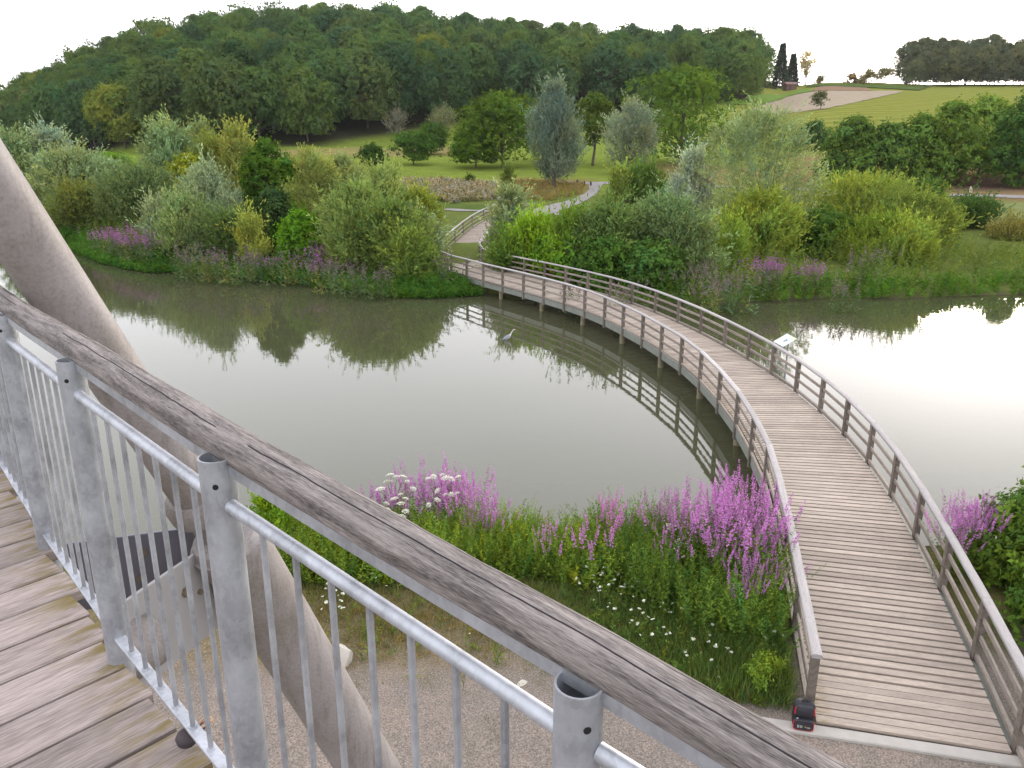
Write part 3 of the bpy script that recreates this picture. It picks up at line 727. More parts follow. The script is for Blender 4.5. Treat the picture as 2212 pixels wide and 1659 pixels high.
# planks
lk = empty('lookout_deck', rel(-1.6, 1.6, -1.65)); tag(lk, 'raised lookout walkway of grey mossy planks behind the steel railing', 'walkway')
def at_lk(o): o.parent = lk; o.matrix_parent_inverse = Matrix.Translation(-Vector(lk.location)); return o
PD = Vector((math.sin(math.radians(42)), math.cos(math.radians(42)), 0)); RD = Vector((-PD.y, PD.x, 0))   # along planks, along the rail
def edge_at(s):
    """distance along the planks of the railing line and its height at station s"""
    st = [(p - Vector((0, 0, 0))).dot(RD) for p in SV]; dd = [p.dot(PD) for p in SV]; zz = [p.z for p in SV]
    o_ = np.argsort(st); st = np.array(st)[o_]
    return float(np.interp(s, st, np.array(dd)[o_])), float(np.interp(s, st, np.array(zz)[o_]))
mb = MB(); r_ = RS(5); s = -1.55
while s < 7.0:
    wdt = .186 + r_.uniform(-.006, .006); e, zt = edge_at(s); z = min(zt - .985, H - 1.645) if s > .55 else zt - .99
    z = H - 1.65 if s > .55 else H - 1.65 + (zt - (H - .645)) * 1.0
    e1 = e + .012 + r_.uniform(-.018, .014)
    A = RD * (s + wdt / 2) + PD * e1; B = RD * (s + wdt / 2) + PD * (e - 2.1)
    mb.beam(Vector((A.x, A.y, z - .025 + r_.uniform(-.003, .003))), Vector((B.x, B.y, z - .025 + r_.uniform(-.003, .003))), wdt, .05, .006)
    s += wdt + .013
at_lk(mb.build('planks', W_PLAT))
DARKST = mat_plain('dark_steel', (.07, .06, .06), .7, .1, var=.3)
for off in (.22, 1.0, 1.8):
    mb = MB(); pts = []
    for s in np.arange(-1.4, 7, .4):
        e, zt = edge_at(s); z = H - 1.65 if s > .55 else H - 1.65 + (zt - (H - .645))
        q = RD * s + PD * (e - off); pts.append(Vector((q.x, q.y, z - .051 - .13)))
    for a, b in zip(pts[:-1], pts[1:]): mb.beam(a, b, .10, .255)
    at_lk(mb.build('girder', DARKST))
# sloping tubular column with bolted bracket
M_COL = mat_plain('column_paint', (.50, .445, .41), .62, 0, var=.16, scale=5, bstr=.05)
m, nt, out = new_mat('column_weathered'); N = NT(nt); p = N.obj()
f = N.noise(p, 2.2, 5, .6); g = N.noise(p, 60, 3, .7)
c = N.mix(N.ramp(f, [(.40, (0, 0, 0)), (.66, (1, 1, 1))]), (.285, .262, .258), (.215, .19, .172))
st_ = N.noise(N.mapping(p, (14, 14, 1.1)), 1, 4, .6)
c = N.mix(N.math('MULTIPLY', N.ramp(st_, [(.50, (0, 0, 0)), (.72, (1, 1, 1))]), .55), c, (.11, .095, .08))
c = N.mix(1.0, c, N.ramp(g, [(.3, (.82, .81, .8)), (.6, (1.08, 1.08, 1.08))]), 'MULTIPLY')
N.bsdf(out, c, .6, 0, .35, g, .12, .004); M_COL = m
clm = empty('sloping_column', (.05, 6.72, .75)); tag(clm, 'thick sloping grey tube column with bolted bracket beside the railing', 'column')
def at_cl(o, par=None): o.parent = par or clm; o.matrix_parent_inverse = Matrix.Translation(-Vector(clm.location)); return o
U = rel(-2.027, 3.40, -.483); J = rel(-1.79, 4.12, -1.93); du = (U - J).normalized()
m = MB(); m.tube([J - du * .42, J + (U - J) * .5, U, U + du * 1.6, U + du * 4.5], .13, 40); o = m.build('upper_tube', M_COL); smooth_angle(o, 50); at_cl(o)
Lw1 = rel(-1.416, 4.6, -3.398); Lw2 = rel(-1.144, 5.0, -4.572); dl = (Lw2 - Lw1).normalized(); Ltop = Lw1 - dl * 1.22
foot = Lw2 + dl * ((Lw2.z - .5) / -dl.z)
m = MB(); m.tube([Ltop, Ltop.lerp(foot, .3), Ltop.lerp(foot, .7), foot], .212, 48); o = m.build('lower_tube', M_COL); smooth_angle(o, 50); at_cl(o)
m = MB(); m.tube([Ltop - dl * .05, Ltop - dl * .0], [.19, .215], 40); m.tube([Ltop, Ltop + dl * .05], .226, 40); o = m.build('flange', M_COL); smooth_angle(o, 40); at_cl(o)
m = MB(); m.tube([J - du * .10, J - du * .02, J + du * .03], [.19, .19, .15], 36); o = m.build('collar', M_COL); smooth_angle(o, 40); at_cl(o)
M_PL = mat_plain('plate_paint', (0.354, 0.340, 0.340), .55, .1, var=.12, scale=4, bstr=.05)
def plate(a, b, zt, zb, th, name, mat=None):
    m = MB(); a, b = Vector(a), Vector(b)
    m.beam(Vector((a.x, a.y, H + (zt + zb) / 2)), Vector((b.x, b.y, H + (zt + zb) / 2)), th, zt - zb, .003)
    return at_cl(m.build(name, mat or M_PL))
pa = plate((-2.62, 4.17, 0), (-1.90, 4.40, 0), -2.27, -2.72, .022, 'gusset_plate', mat_plain('plate_dark_shaded', (.16, .16, .19), .55, .2, var=.2))  # far plate: dark bluish paint, with the shade of its inner side in the colour
pb = plate((-2.02, 3.60, 0), (-1.76, 4.33, 0), -2.30, -2.86, .022, 'gusset_plate')
M_BOLT = mat_plain('rusty_bolt', (0.204, 0.163, 0.109), .6, .3, var=.3, scale=30)
def bolts(pl, a, b, zt, sign, spots, r):
    a, b = Vector(a), Vector(b); d = (b - a).normalized(); nn = Vector((d.y, -d.x, 0)) * sign
    for t, dz, rr in spots:
        q = a.lerp(b, t) + Vector((0, 0, H + zt - dz)); m = MB(); m.tube([q + nn * .011, q + nn * .035], rr, 6); bo = m.build('bolt', M_BOLT); bo.parent = pl
bolts(pb, (-2.02, 3.60, 0), (-1.76, 4.33, 0), -2.30, 1, [(.55, .18, .032), (.80, .10, .032), (.86, .34, .032), (.68, .24, .014)], .03)
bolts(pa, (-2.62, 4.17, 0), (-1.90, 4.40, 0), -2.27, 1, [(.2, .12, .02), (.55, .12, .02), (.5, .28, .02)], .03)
m = MB()
pe = rel(-1.93, 3.74, -2.59); pd = Vector((.55, .80, -.02)).normalized()
m.tube([pe - pd * 2.6, pe - pd * .12, pe - pd * .03, pe], [.165, .165, .15, .11], 32); o = m.build('cross_tube', M_COL); smooth_angle(o, 50); at_cl(o)
# stone on a cord at the bottom rail
st = empty('cord_weight', rel(-.86, 1.72, -1.64)); tag(st, 'small dark stone tied with a red cord to the bottom rail', 'weight')
def hung(x, y, z=-1.612): r = ray(x, y); t = z / r[1]; return Vector((r[0] * t, t, H + z))
q0 = hung(402, 1592); m = MB(); k = 12
m.tube([q0 + Vector((0, 0, -.024)), q0 + Vector((0, 0, -.018)), q0 + Vector((.002, 0, 0)), q0 + Vector((0, .002, .014)), q0 + Vector((0, 0, .021))], [.012, .026, .031, .024, .008], 14)
o = m.build('stone', mat_plain('slate_stone', (.045, .035, .04), .7)); smooth_angle(o, 60); o.parent = st; o.matrix_parent_inverse = Matrix.Translation(-Vector(st.location))
CORD = mat_plain('red_cord', (.22, .06, .05), .8)
for (ax, ay), (bx, by) in (((408, 1582), (440, 1560)), ((416, 1592), (449, 1568))):
    m = MB(); m.tube([hung(ax, ay, -1.60), hung((ax + bx) / 2, (ay + by) / 2 - 1, -1.595), hung(bx, by, -1.555)], .0028, 6); o = m.build('cord', CORD); o.parent = st; o.matrix_parent_inverse = Matrix.Translation(-Vector(st.location))
m = MB(); b0 = hung(444, 1562, -1.56)
m.tube([b0 + Vector((.020 * math.cos(a), .012 * math.sin(a), .012 * math.sin(a * 1.3))) for a in np.linspace(0, 2 * PI, 14)], .0026, 6); o = m.build('loop', mat_plain('cord_loop', (.42, .26, .14), .7)); o.parent = st; o.matrix_parent_inverse = Matrix.Translation(-Vector(st.location))
#PART3
# ------------------------------------------------------------------ trees and shrubs
def depth_of(x, y, z): return y * CP - (z - H) * SP
def by_dist(cx, top, wpx, Y):
    rx, rz = ray(cx, top); x = rx * Y; g = max(hz(x, Y), .02); z = H + rz * Y
    return (x, Y, g - .05), z - g, wpx / F * depth_of(x, Y, (z + g) / 2)
def by_base(cx, top, base, wpx):
    x, y, g = hit(cx, base); rx, rz = ray(cx, top); z = H + rz * y
    return (x, y, g - .05), z - g, wpx / F * depth_of(x, y, (z + g) / 2)
SILVER, GREYG, BRIGHT, YELG, DARKG, MIDG, OLIVE = (.235, .28, .20), (.155, .20, .105), (.115, .19, .034), (.205, .225, .05), (.05, .10, .026), (.09, .145, .04), (.13, .15, .05)
G_L = 'shrubs and small trees crowding the far bank'
def bank(cx, top, wpx, Y, kind, col, name, label, cat='shrub', seed=0, det=(46, 26, 9), leaf=(.24, .085), stems=5, trunk=.0, fill=.35, base=.02):
    loc, h, wd = by_dist(cx, top, wpx, Y)
    h = max(h, .6)
    wd *= 1.06; h *= .94; col = tuple(c * 1.16 for c in col)
    return tree(name, label, cat, loc, h, wd, kind, col, 100 + seed, G_L, trunk, stems, det, leaf, rt=.05 + .006 * h, fill=fill, base=base)
UP, FE, BR = 'up', 'feather', 'broad'
B = [
 (15, 288, 110, 96, ('round', FE), GREYG, 'willow_tree', 'grey green willow at the left edge beneath the wood'),
 (100, 276, 100, 100, ('dome', FE), SILVER, 'willow_tree', 'silvery round willow behind the big pale one on the left'),
 (150, 335, 185, 80, ('dome', FE), (.18, .225, .12), 'willow_tree', 'big pale round willow just right of the sloping column'),
 (175, 400, 130, 74, ('bush', FE), OLIVE, 'willow_shrub', 'olive shrub in front of the big pale round willow'),
 (60, 400, 150, 84, ('bush', BR), MIDG, 'shrub', 'dense green shrub behind the sloping column'),
 (238, 325, 110, 100, ('bush', BR), BRIGHT, 'shrub', 'bright green shrub between two pale willows on the left'),
 (358, 268, 150, 86, ('egg', FE), (.15, .195, .10), 'willow_tree', 'tall dull green willow left of the yellow green shrubs'),
 (432, 275, 80, 94, ('egg', UP), (.15, .19, .09), 'willow_tree', 'slim pointed willow behind the tall dull green one'),
 (295, 362, 180, 74, ('dome', FE), (.115, .15, .065), 'willow_shrub', 'broad dark olive willow shrub above the purple flower bank'),
 (405, 330, 130, 77, ('bush', BR), (.165, .20, .035), 'shrub', 'spiky yellow green shrub in front of the slim pointed willow'),
 (455, 300, 110, 86, ('bush', UP), (.15, .17, .045), 'shrub', 'yellow green shrub left of the dark upright tree'),
 (508, 282, 100, 84, ('egg', UP), (.175, .19, .06), 'shrub', 'pale yellow green shrub touching the dark upright tree'),
 (572, 288, 120, 66, ('tall', BR), (.042, .082, .018), 'upright_tree', 'dark upright tree with bright green top on the far bank'),
 (590, 400, 100, 61, ('bush', BR), (.035, .06, .022), 'shrub', 'dark shrub at the foot of the upright tree'),
 (440, 360, 140, 63, ('egg', UP), (.205, .25, .16), 'poplar_tree', 'silvery young poplar left of the dark upright tree'),
 (395, 440, 110, 60, ('bush', UP), (.14, .18, .08), 'poplar_shrub', 'low silvery green shrub in front of the young poplar'),
 (338, 440, 60, 62, ('tall', UP), (.19, .23, .14), 'poplar_shrub', 'slim silvery sapling left of the young poplar'),
 (540, 478, 64, 57.5, ('egg', UP), (.21, .24, .07), 'shrub', 'small pale yellow bush between poplar and dark tree'),
 (490, 470, 80, 59, ('bush', FE), (.10, .14, .05), 'shrub', 'mid green shrub left of the small pale yellow bush'),
 (662, 318, 130, 72, ('dome', FE), (.19, .21, .075), 'willow_tree', 'loose yellowish willow right of the dark upright tree'),
 (735, 338, 100, 78, ('dome', FE), (.175, .20, .09), 'willow_tree', 'pale thin willow beside the loose yellowish one'),
 (650, 455, 100, 57, ('bush', BR), (.07, .14, .022), 'shrub', 'low deep green bush below the loose yellowish willow'),
 (835, 368, 130, 60, ('egg', UP), (.17, .215, .085), 'willow_tree', 'tall light green willow left of the boardwalk bend'),
 (770, 398, 150, 56, ('dome', FE), (.15, .20, .075), 'willow_shrub', 'feathery green willow left of the tall light green one'),
 (838, 440, 150, 53.5, ('dome', FE), (.125, .17, .055), 'willow_shrub', 'wide green willow shrub hanging over the shore plants'),
 (900, 415, 100, 60, ('egg', FE), (.165, .20, .05), 'willow_shrub', 'yellow green willow shrub beside the bend of the boardwalk'),
 (912, 475, 80, 55, ('dome', FE), (.185, .22, .12), 'willow_shrub', 'pale willow shrub leaning over the boardwalk handrail'),
 (878, 505, 100, 51.5, ('bush', FE), (.13, .175, .05), 'willow_shrub', 'low green shrub by the shore left of the boardwalk'),
 (765, 480, 100, 53.5, ('bush', FE), (.135, .175, .06), 'willow_shrub', 'low feathery shrub above the shore purple flowers'),
 # right of the boardwalk
 (1102, 400, 80, 58.5, ('egg', FE), (.20, .24, .13), 'willow_shrub', 'airy pale willow in front of the winding path'),
 (1104, 485, 70, 58, ('dome', FE), (.17, .22, .08), 'willow_shrub', 'small pale willow right of the boardwalk bend'),
 (1156, 482, 110, 53, ('dome', UP), (.13, .205, .034), 'shrub', 'bright green bushes right behind the boardwalk bend'),
 (1240, 470, 130, 51, ('dome', UP), (.125, .19, .04), 'shrub', 'bright green bush in the middle of the boardwalk thicket'),
 (1205, 505, 120, 50.8, ('bush', BR), (.085, .155, .026), 'shrub', 'deep green bush against the far handrail'),
 (1310, 450, 130, 50, ('dome', FE), (.115, .165, .06), 'willow_shrub', 'grey green willow between bright bush and big thicket'),
 (1310, 510, 140, 48.8, ('bush', BR), (.055, .105, .026), 'shrub', 'dark green bush growing through the far handrail'),
 (1112, 525, 80, 53, ('bush', FE), (.09, .14, .035), 'shrub', 'low shrub covering the handrail right of the bend'),
 (1395, 375, 105, 86, ('bush', UP), (.075, .12, .035), 'shrub', 'dark bush between the winding path and the silvery poplar'),
 (1338, 372, 45, 84, ('egg', UP), (.17, .21, .06), 'sapling', 'thin pale sapling beside the winding path'),
 (1500, 326, 96, 66, ('egg', UP), (.29, .33, .27), 'poplar_tree', 'white leaved poplar left of the huge willow'),
 (1440, 432, 180, 51, ('dome', FE), (.135, .185, .085), 'willow_shrub', 'wide blue green willow shrub left of the huge willow'),
 (1410, 520, 140, 48.8, ('bush', BR), (.06, .11, .03), 'shrub', 'dark green bush behind the middle of the boardwalk'),
 (1505, 490, 110, 50.5, ('bush', FE), (.15, .20, .095), 'willow_shrub', 'pale shrub below the white leaved poplar'),
 (1642, 222, 285, 64, ('dome', FE), (.185, .22, .115), 'willow_tree', 'huge feathery pale green willow tallest on the far bank'),
 (1650, 420, 170, 58, ('bush', FE), (.15, .185, .045), 'willow_shrub', 'yellow green shrub at the foot of the huge willow'),
 (1585, 480, 70, 53, ('egg', UP), (.16, .215, .05), 'sapling', 'light green sapling left of the bright purple flowers'),
 (1870, 388, 290, 68, ('dome', FE), (.15, .185, .05), 'willow_shrub', 'very wide yellow green willow right of the huge willow'),
 (1985, 430, 170, 64, ('dome', FE), (.14, .175, .048), 'willow_shrub', 'yellow green willow shrub on the right of the wide one'),
 (1795, 455, 140, 59, ('bush', BR), (.065, .11, .026), 'shrub', 'dark green bush in front of the wide yellow green willow'),
 (1905, 485, 170, 57, ('bush', FE), (.125, .17, .036), 'willow_shrub', 'green shrub in front of the wide yellow green willow'),
 (1960, 500, 110, 55, ('bush', UP), (.17, .21, .05), 'shrub', 'light green bush above the right shore plants'),
 (2095, 440, 125, 72, ('round', FE), (.06, .10, .033), 'shrub', 'dark round bush at the right of the far bank'),
 (2000, 402, 66, 92, ('round', FE), (.075, .12, .035), 'shrub', 'small dark round bush by the lane'),
 (2190, 490, 80, 66, ('bush', FE), (.17, .17, .07), 'shrub', 'brownish green low bush at the right edge of the bank'),
]
for i, (cx, top, wpx, Y, kind, col, name, label) in enumerate(B):
    det = (64, 38, 10) if wpx > 140 else (50, 34, 9) if wpx > 75 else (30, 26, 8)
    lf = (.28, .10) if kind[1] != BR else (.25, .15)
    if Y > 78: lf = (lf[0] * 1.35, lf[1] * 1.5)
    bank(cx, top, wpx, Y, kind, col, name, label, 'tree' if name.endswith('tree') else 'shrub', i, det, lf, 4 if not name.endswith('tree') else 2)
G_M = 'single trees standing in the meadow'
def mead(cx, top, base, wpx, kind, col, name, label, trunk=.16, det=(48, 30, 9), leaf=(.42, .26), seed=0, rt=None, group=G_M, fill=.3, cat='tree'):
    loc, h, wd = by_base(cx, top, base, wpx)
    if group.startswith('hedge'): wd *= 1.25; col = tuple(c * 1.35 for c in col); kind = ('bush', kind[1])
    elif kind[1] == BR: wd *= 1.18; col = tuple(c * .82 for c in col)
    return tree(name, label, cat, loc, h, wd, kind, col, 300 + seed, group, h * trunk, 1, det, leaf, rt or max(.06, h * .022), fill=fill, base=.02)
Mt = [
 (805, 317, 374, 48, ('round', BR), (.05, .095, .025), 'meadow_tree', 'small dark round tree alone in the meadow', .34, (26, 20, 8)),
 (893, 288, 357, 84, ('dome', BR), (.065, .12, .028), 'meadow_tree', 'wide low tree beside the taller of two meadow trees', .2, (34, 24, 8)),
 (932, 266, 334, 66, ('round', BR), (.06, .11, .026), 'meadow_tree', 'dark round tree right behind the wide low one', .14, (34, 24, 8)),
 (1028, 278, 362, 96, ('bush', BR), (.065, .125, .022), 'walnut_tree', 'smaller walnut tree leaning out left of the big walnut', .16, (34, 24, 8)),
 (1086, 203, 362, 182, ('dome', BR), (.084, .136, .028), 'walnut_tree', 'big bright green walnut tree left of the blue grey column tree', .13, (60, 34, 9)),
 (1172, 214, 350, 90, ('round', BR), (.105, .14, .035), 'meadow_tree', 'olive tree half hidden behind the blue grey column tree', .15, (34, 24, 8)),
 (1196, 194, 408, 128, ('egg', UP), (.145, .185, .145), 'willow_tree', 'blue grey egg shaped willow beside the winding path', .07, (70, 34, 10)),
 (1280, 205, 358, 94, ('round', BR), (.09, .13, .03), 'meadow_tree', 'green tree on a clear trunk right of the blue grey willow', .3, (40, 28, 9)),
 (1358, 216, 378, 112, ('egg', FE), (.215, .255, .185), 'willow_tree', 'silver grey willow in front of the largest green tree', .06, (54, 30, 10)),
 (1468, 148, 353, 262, ('dome', BR), (.082, .132, .028), 'walnut_tree', 'largest deep green tree in the middle of the meadow', .07, (80, 36, 9)),
 (860, 243, 302, 58, ('dome', FE), (.17, .16, .12), 'fruit_tree', 'greyish half bare tree left of another at the wood edge', .25, (22, 14, 7)),
 (957, 232, 292, 64, ('dome', FE), (.16, .17, .095), 'fruit_tree', 'dull green half bare tree at the wood edge above meadow', .2, (24, 16, 7)),
 (1095, 357, 420, 27, ('tall', UP), (.13, .165, .045), 'sapling', 'narrow yellow green sapling below the big walnut tree', .05, (20, 18, 8)),
 (1015, 380, 397, 16, ('round', BR), (.06, .09, .025), 'young_shrub', 'tiny dark shrub at the edge of the dry patch', .1, (10, 14, 7)),
 (1772, 200, 237, 40, ('round', BR), (.11, .12, .06), 'fruit_tree', 'crooked lone tree beside the pale stubble field', .25, (12, 18, 8)),
 (1757, 266, 324, 72, ('bush', BR), (.05, .085, .03), 'hedge_shrub', 'dark shrub at the left end of the hillside hedge', 0, (28, 22, 8)),
 (1836, 254, 398, 112, ('dome', BR), (.075, .12, .032), 'hedge_shrub', 'tall hedge shrub with pointed top right of the left end', 0, (44, 28, 9)),
 (1800, 330, 398, 70, ('bush', BR), (.055, .09, .026), 'hedge_shrub', 'low dark shrub below the pointed hedge shrub', .05, (24, 20, 8)),
 (1908, 270, 398, 122, ('dome', BR), (.06, .10, .028), 'hedge_shrub', 'dark middle shrub of the hillside hedge', .01, (44, 28, 9)),
 (1975, 254, 396, 122, ('dome', BR), (.075, .12, .03), 'hedge_shrub', 'mid green hedge shrub below the maize slope', .01, (44, 28, 9)),
 (2040, 222, 398, 130, ('dome', BR), (.085, .13, .032), 'hedge_shrub', 'tall leaning hedge shrub left of the darkest tree', .03, (50, 28, 9)),
 (2112, 212, 385, 130, ('dome', BR), (.095, .14, .036), 'hedge_shrub', 'olive green tall shrub beside the darkest hedge tree', .03, (50, 28, 9)),
 (2200, 198, 402, 130, ('dome', BR), (.04, .075, .022), 'hedge_tree', 'darkest tall tree of the hedge at the right edge', .03, (50, 28, 9)),
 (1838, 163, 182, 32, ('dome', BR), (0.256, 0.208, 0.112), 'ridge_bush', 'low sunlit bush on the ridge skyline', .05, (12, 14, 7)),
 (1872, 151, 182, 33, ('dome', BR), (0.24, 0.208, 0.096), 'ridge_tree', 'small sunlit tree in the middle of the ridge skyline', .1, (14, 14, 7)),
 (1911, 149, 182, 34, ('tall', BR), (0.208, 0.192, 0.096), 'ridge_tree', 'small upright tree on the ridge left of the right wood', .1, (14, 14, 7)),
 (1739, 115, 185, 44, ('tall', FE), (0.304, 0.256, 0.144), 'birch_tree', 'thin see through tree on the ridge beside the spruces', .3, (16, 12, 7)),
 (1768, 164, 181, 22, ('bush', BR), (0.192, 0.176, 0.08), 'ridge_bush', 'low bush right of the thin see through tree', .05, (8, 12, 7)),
]
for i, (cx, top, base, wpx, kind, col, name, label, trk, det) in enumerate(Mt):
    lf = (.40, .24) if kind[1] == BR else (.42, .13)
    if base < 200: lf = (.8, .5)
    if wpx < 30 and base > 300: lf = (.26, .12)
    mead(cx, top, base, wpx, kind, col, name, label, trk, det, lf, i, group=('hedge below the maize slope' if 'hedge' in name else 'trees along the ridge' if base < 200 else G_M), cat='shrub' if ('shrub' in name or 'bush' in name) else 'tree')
# spruces at the wood's corner
def spruce_mesh(name, Ht, Wd, seed):
    r = RS(seed); n = 5200
    t = r.rand(n) ** .8; a = r.rand(n) * 6.283; tier = .86 + .14 * np.sin(t * 55)
    rad = (1 - t) * Wd / 2 * tier * r.uniform(.2, 1, n) + .12
    P = np.stack([rad * np.cos(a), rad * np.sin(a), t * Ht + .4 - .12 * rad], 1)
    D = np.stack([np.cos(a), np.sin(a), -.35 + 0 * a], 1) + r.normal(size=(n, 3)) * .3
    P[:, :2] *= 1.25
    V = leaves(P, D, r.uniform(.7, 1.4, n), r.uniform(.35, .6, n), r)
    return fastmesh(name, V, 4, LEAF, np.repeat(r.uniform(.7, 1.3, (n, 1)), 3, 1))
for i, (cx, top, base, wpx, lab) in enumerate([(1683, 95, 190, 36, 'dark spruce standing against the wood edge'), (1708, 118, 188, 30, 'dark spruce standing free right of the other spruce')]):
    loc, h, wd = by_base(cx, top, base, wpx); o = empty('spruce_tree', loc); tag(o, lab, 'tree', 'spruces at the wood corner')
    c_ = link('crown', spruce_mesh('crown', h, wd, 70 + i), o); c_.color = (.03, .05, .03, 1)
    m = MB(); m.tube([(0, 0, -.5), (0, 0, h * .9)], [.25, .04], 8); m.build('trunk', BARK, o, True)
# ------------------------------------------------------------------ woods
FV = []
for k in range(7):
    hh_, ww_ = [(18, 18), (19, 18), (17, 19), (19, 17), (18, 20), (16, 17), (18, 19)][k]
    me, cc, lr = crown_mesh('crown', hh_ * .86, ww_, (['round', 'dome', 'dome', 'round', 'round', 'dome', 'dome'][k], BR), 500 + k, 60, 42, 8, (.50, .36), base=.02, fill=.12, lobe=.86, vary=.55)
    cc = cc + np.array([0, 0, hh_ * .14])
    wo_ = wood_mesh('trunk', hh_, cc, .28, 540 + k, 10).build('trunk', BARK, None, True); wd_ = wo_.data; bpy.data.objects.remove(wo_)
    FV.append((me, wd_, hh_, ww_))
FCOL = [(.072, .122, .048), (.082, .134, .048), (.064, .112, .052), (.098, .145, .048), (.058, .105, .05), (.09, .128, .05), (.075, .128, .046), (.10, .148, .046)]
def wood_tree(x, y, r, name, label, group, hs=1.0, col=None, full=True):
    k = r.randint(len(FV)); me, wd_, h0, w0 = FV[k]
    s = r.uniform(.88, 1.04) * hs
    root = empty(name, (x, y, hz(x, y) - .3), r.rand() * 6.28); tag(root, label, 'tree', group)
    c_ = link('crown', me, root); c_.location = (0, 0, h0 * .14)
    c_.color = tuple(.84 * q for q in (col or FCOL[r.randint(len(FCOL))])) + (1,)
    if full: link('trunk', wd_, root)
    root.scale = (s * r.uniform(.80, 1.02), s * r.uniform(.80, 1.02), s * r.uniform(.98, 1.1)); return root
r = RS(77); spots = []
rows = np.array([208, 217, 228, 240, 253, 267, 282, 298, 315, 333, 352, 372, 394])
rowaz = (math.radians(-34.5), math.radians(16.3))
for ri, D in enumerate(rows):
    step = (11.5 if ri < 2 else 12.6) * (1.0 + max(0, ri - 5) * .035)
    a = rowaz[0] + (step / D) * r.rand()
    while a < rowaz[1]:
        aa = a + r.normal() * .006; q0_ = float(wood_r0(np.array(aa))); rr = q0_ + 3 + (D - 208) * (WOOD_R1 - q0_) / 195 + r.normal() * 2.2
        px_ = CX + math.tan(aa) * F / CP
        # the free meadow bites into the wood on the right
        lim = np.interp(math.degrees(aa), [-40, -14, -8, -4, 0, 6, 10, 14, 17, 19.5], [200, 203, 213, 226, 233, 243, 256, 272, 292, 330])
        if rr > lim: spots.append((rr * math.sin(aa), rr * math.cos(aa), ri))
        a += step / D * r.uniform(.85, 1.15)
print('wood spots', len(spots))
order = sorted(spots, key=lambda s: math.hypot(s[0], s[1]))
main, rest = order[:298], order[298:]
for x, y, ri in main:
    col = None
    u = r.rand()
    if u < .035: col = (.17, .20, .05)
    elif u < .045: col = (.115, .11, .055)
    wood_tree(x, y, r, 'forest_tree', 'dense green broadleaf tree in the wood covering the left hill', 'trees of the wood on the left hill', col=col)
# far remainder of the wood behind the crest and beyond the frame: one mass
def mass(name, pts, label, seed, scale=1.0, n=700, col=(.05, .08, .03)):
    r = RS(seed); Vs = []; Ts = []
    for x, y in pts:
        g = hz(x, y); h = r.uniform(15, 19) * scale; w_ = r.uniform(12, 16) * scale
        d = unit(r.normal(size=(n, 3)) + np.array([0, 0, .3])); P = d * np.array([w_ / 2, w_ / 2, h * .42]) * r.uniform(.8, 1.05, (n, 1)) * (1 + .18 * np.sin(d[:, :1] * 7 + d[:, 1:2] * 5 + d[:, 2:] * 6)) + np.array([x, y, g + h * .56])
        Vs.append(leaves(P, d + r.normal(size=(n, 3)) * .6, r.uniform(.9, 1.5, n), r.uniform(.7, 1.1, n), r)); tn = r.uniform(.7, 1.25)
        Ts.append(np.repeat(r.uniform(.75, 1.25, (n, 1)) * tn, 3, 1) * np.array([[1 + r.normal() * .1, 1, 1]]))
    o = link(name, fastmesh(name, np.concatenate(Vs), 4, LEAF, np.concatenate(Ts)))
    o.color = tuple(col) + (1,); tag(o, label, 'wood', None, 'stuff'); return o
pts = [(x, y) for x, y, _ in rest]
for D in (404, 418, 434):
    for a in np.arange(-52, 16.2, 13.5 / D * 57.3): pts.append((D * math.sin(math.radians(a + r.normal() * .4)), D * math.cos(math.radians(a))))
for D in (318, 335, 360, 385):
    for a in np.arange(-56, -35, 15 / D * 57.3): pts.append((D * math.sin(math.radians(a + r.normal() * .4)), D * math.cos(math.radians(a))))
mass('forest', pts, 'far part of the wood behind the crest of the left hill', 81, 1.0, 500, (.052, .08, .034))
# wood on the right ridge
RW = [(1953, 140), (1966, 118), (1990, 102), (2015, 97), (2040, 95), (2066, 93), (2092, 86), (2118, 88), (2145, 95), (2172, 97), (2200, 92), (2228, 94), (2256, 96)]
for i, (cx, top) in enumerate(RW):
    x, y, g = hit(cx, 186); rx, rz = ray(cx, top); h = H + rz * y - g
    wood_tree(x, y + r.uniform(-3, 3), r, 'forest_tree', 'broadleaf tree in the wood on the right ridge', 'trees of the wood on the right ridge', hs=h / 20.0, col=[(.105, .12, .068), (.12, .135, .07), (.095, .112, .065)][i % 3])
for i in range(10):
    cx = 1985 + i * 30; x, y, g = hit(cx, 186); y += 14; x += r.normal() * 2
    wood_tree(x, y, r, 'forest_tree', 'broadleaf tree in the wood on the right ridge', 'trees of the wood on the right ridge', hs=1.0, col=(.095, .112, .065))
pts = []
for D in (440, 455, 470):
    for a in np.arange(33.5, 52, 1.9): pts.append((D * math.sin(math.radians(a)), D * math.cos(math.radians(a))))
mass('forest', pts, 'continuation of the wood along the right ridge', 82, 1.0, 350, (.08, .095, .055))
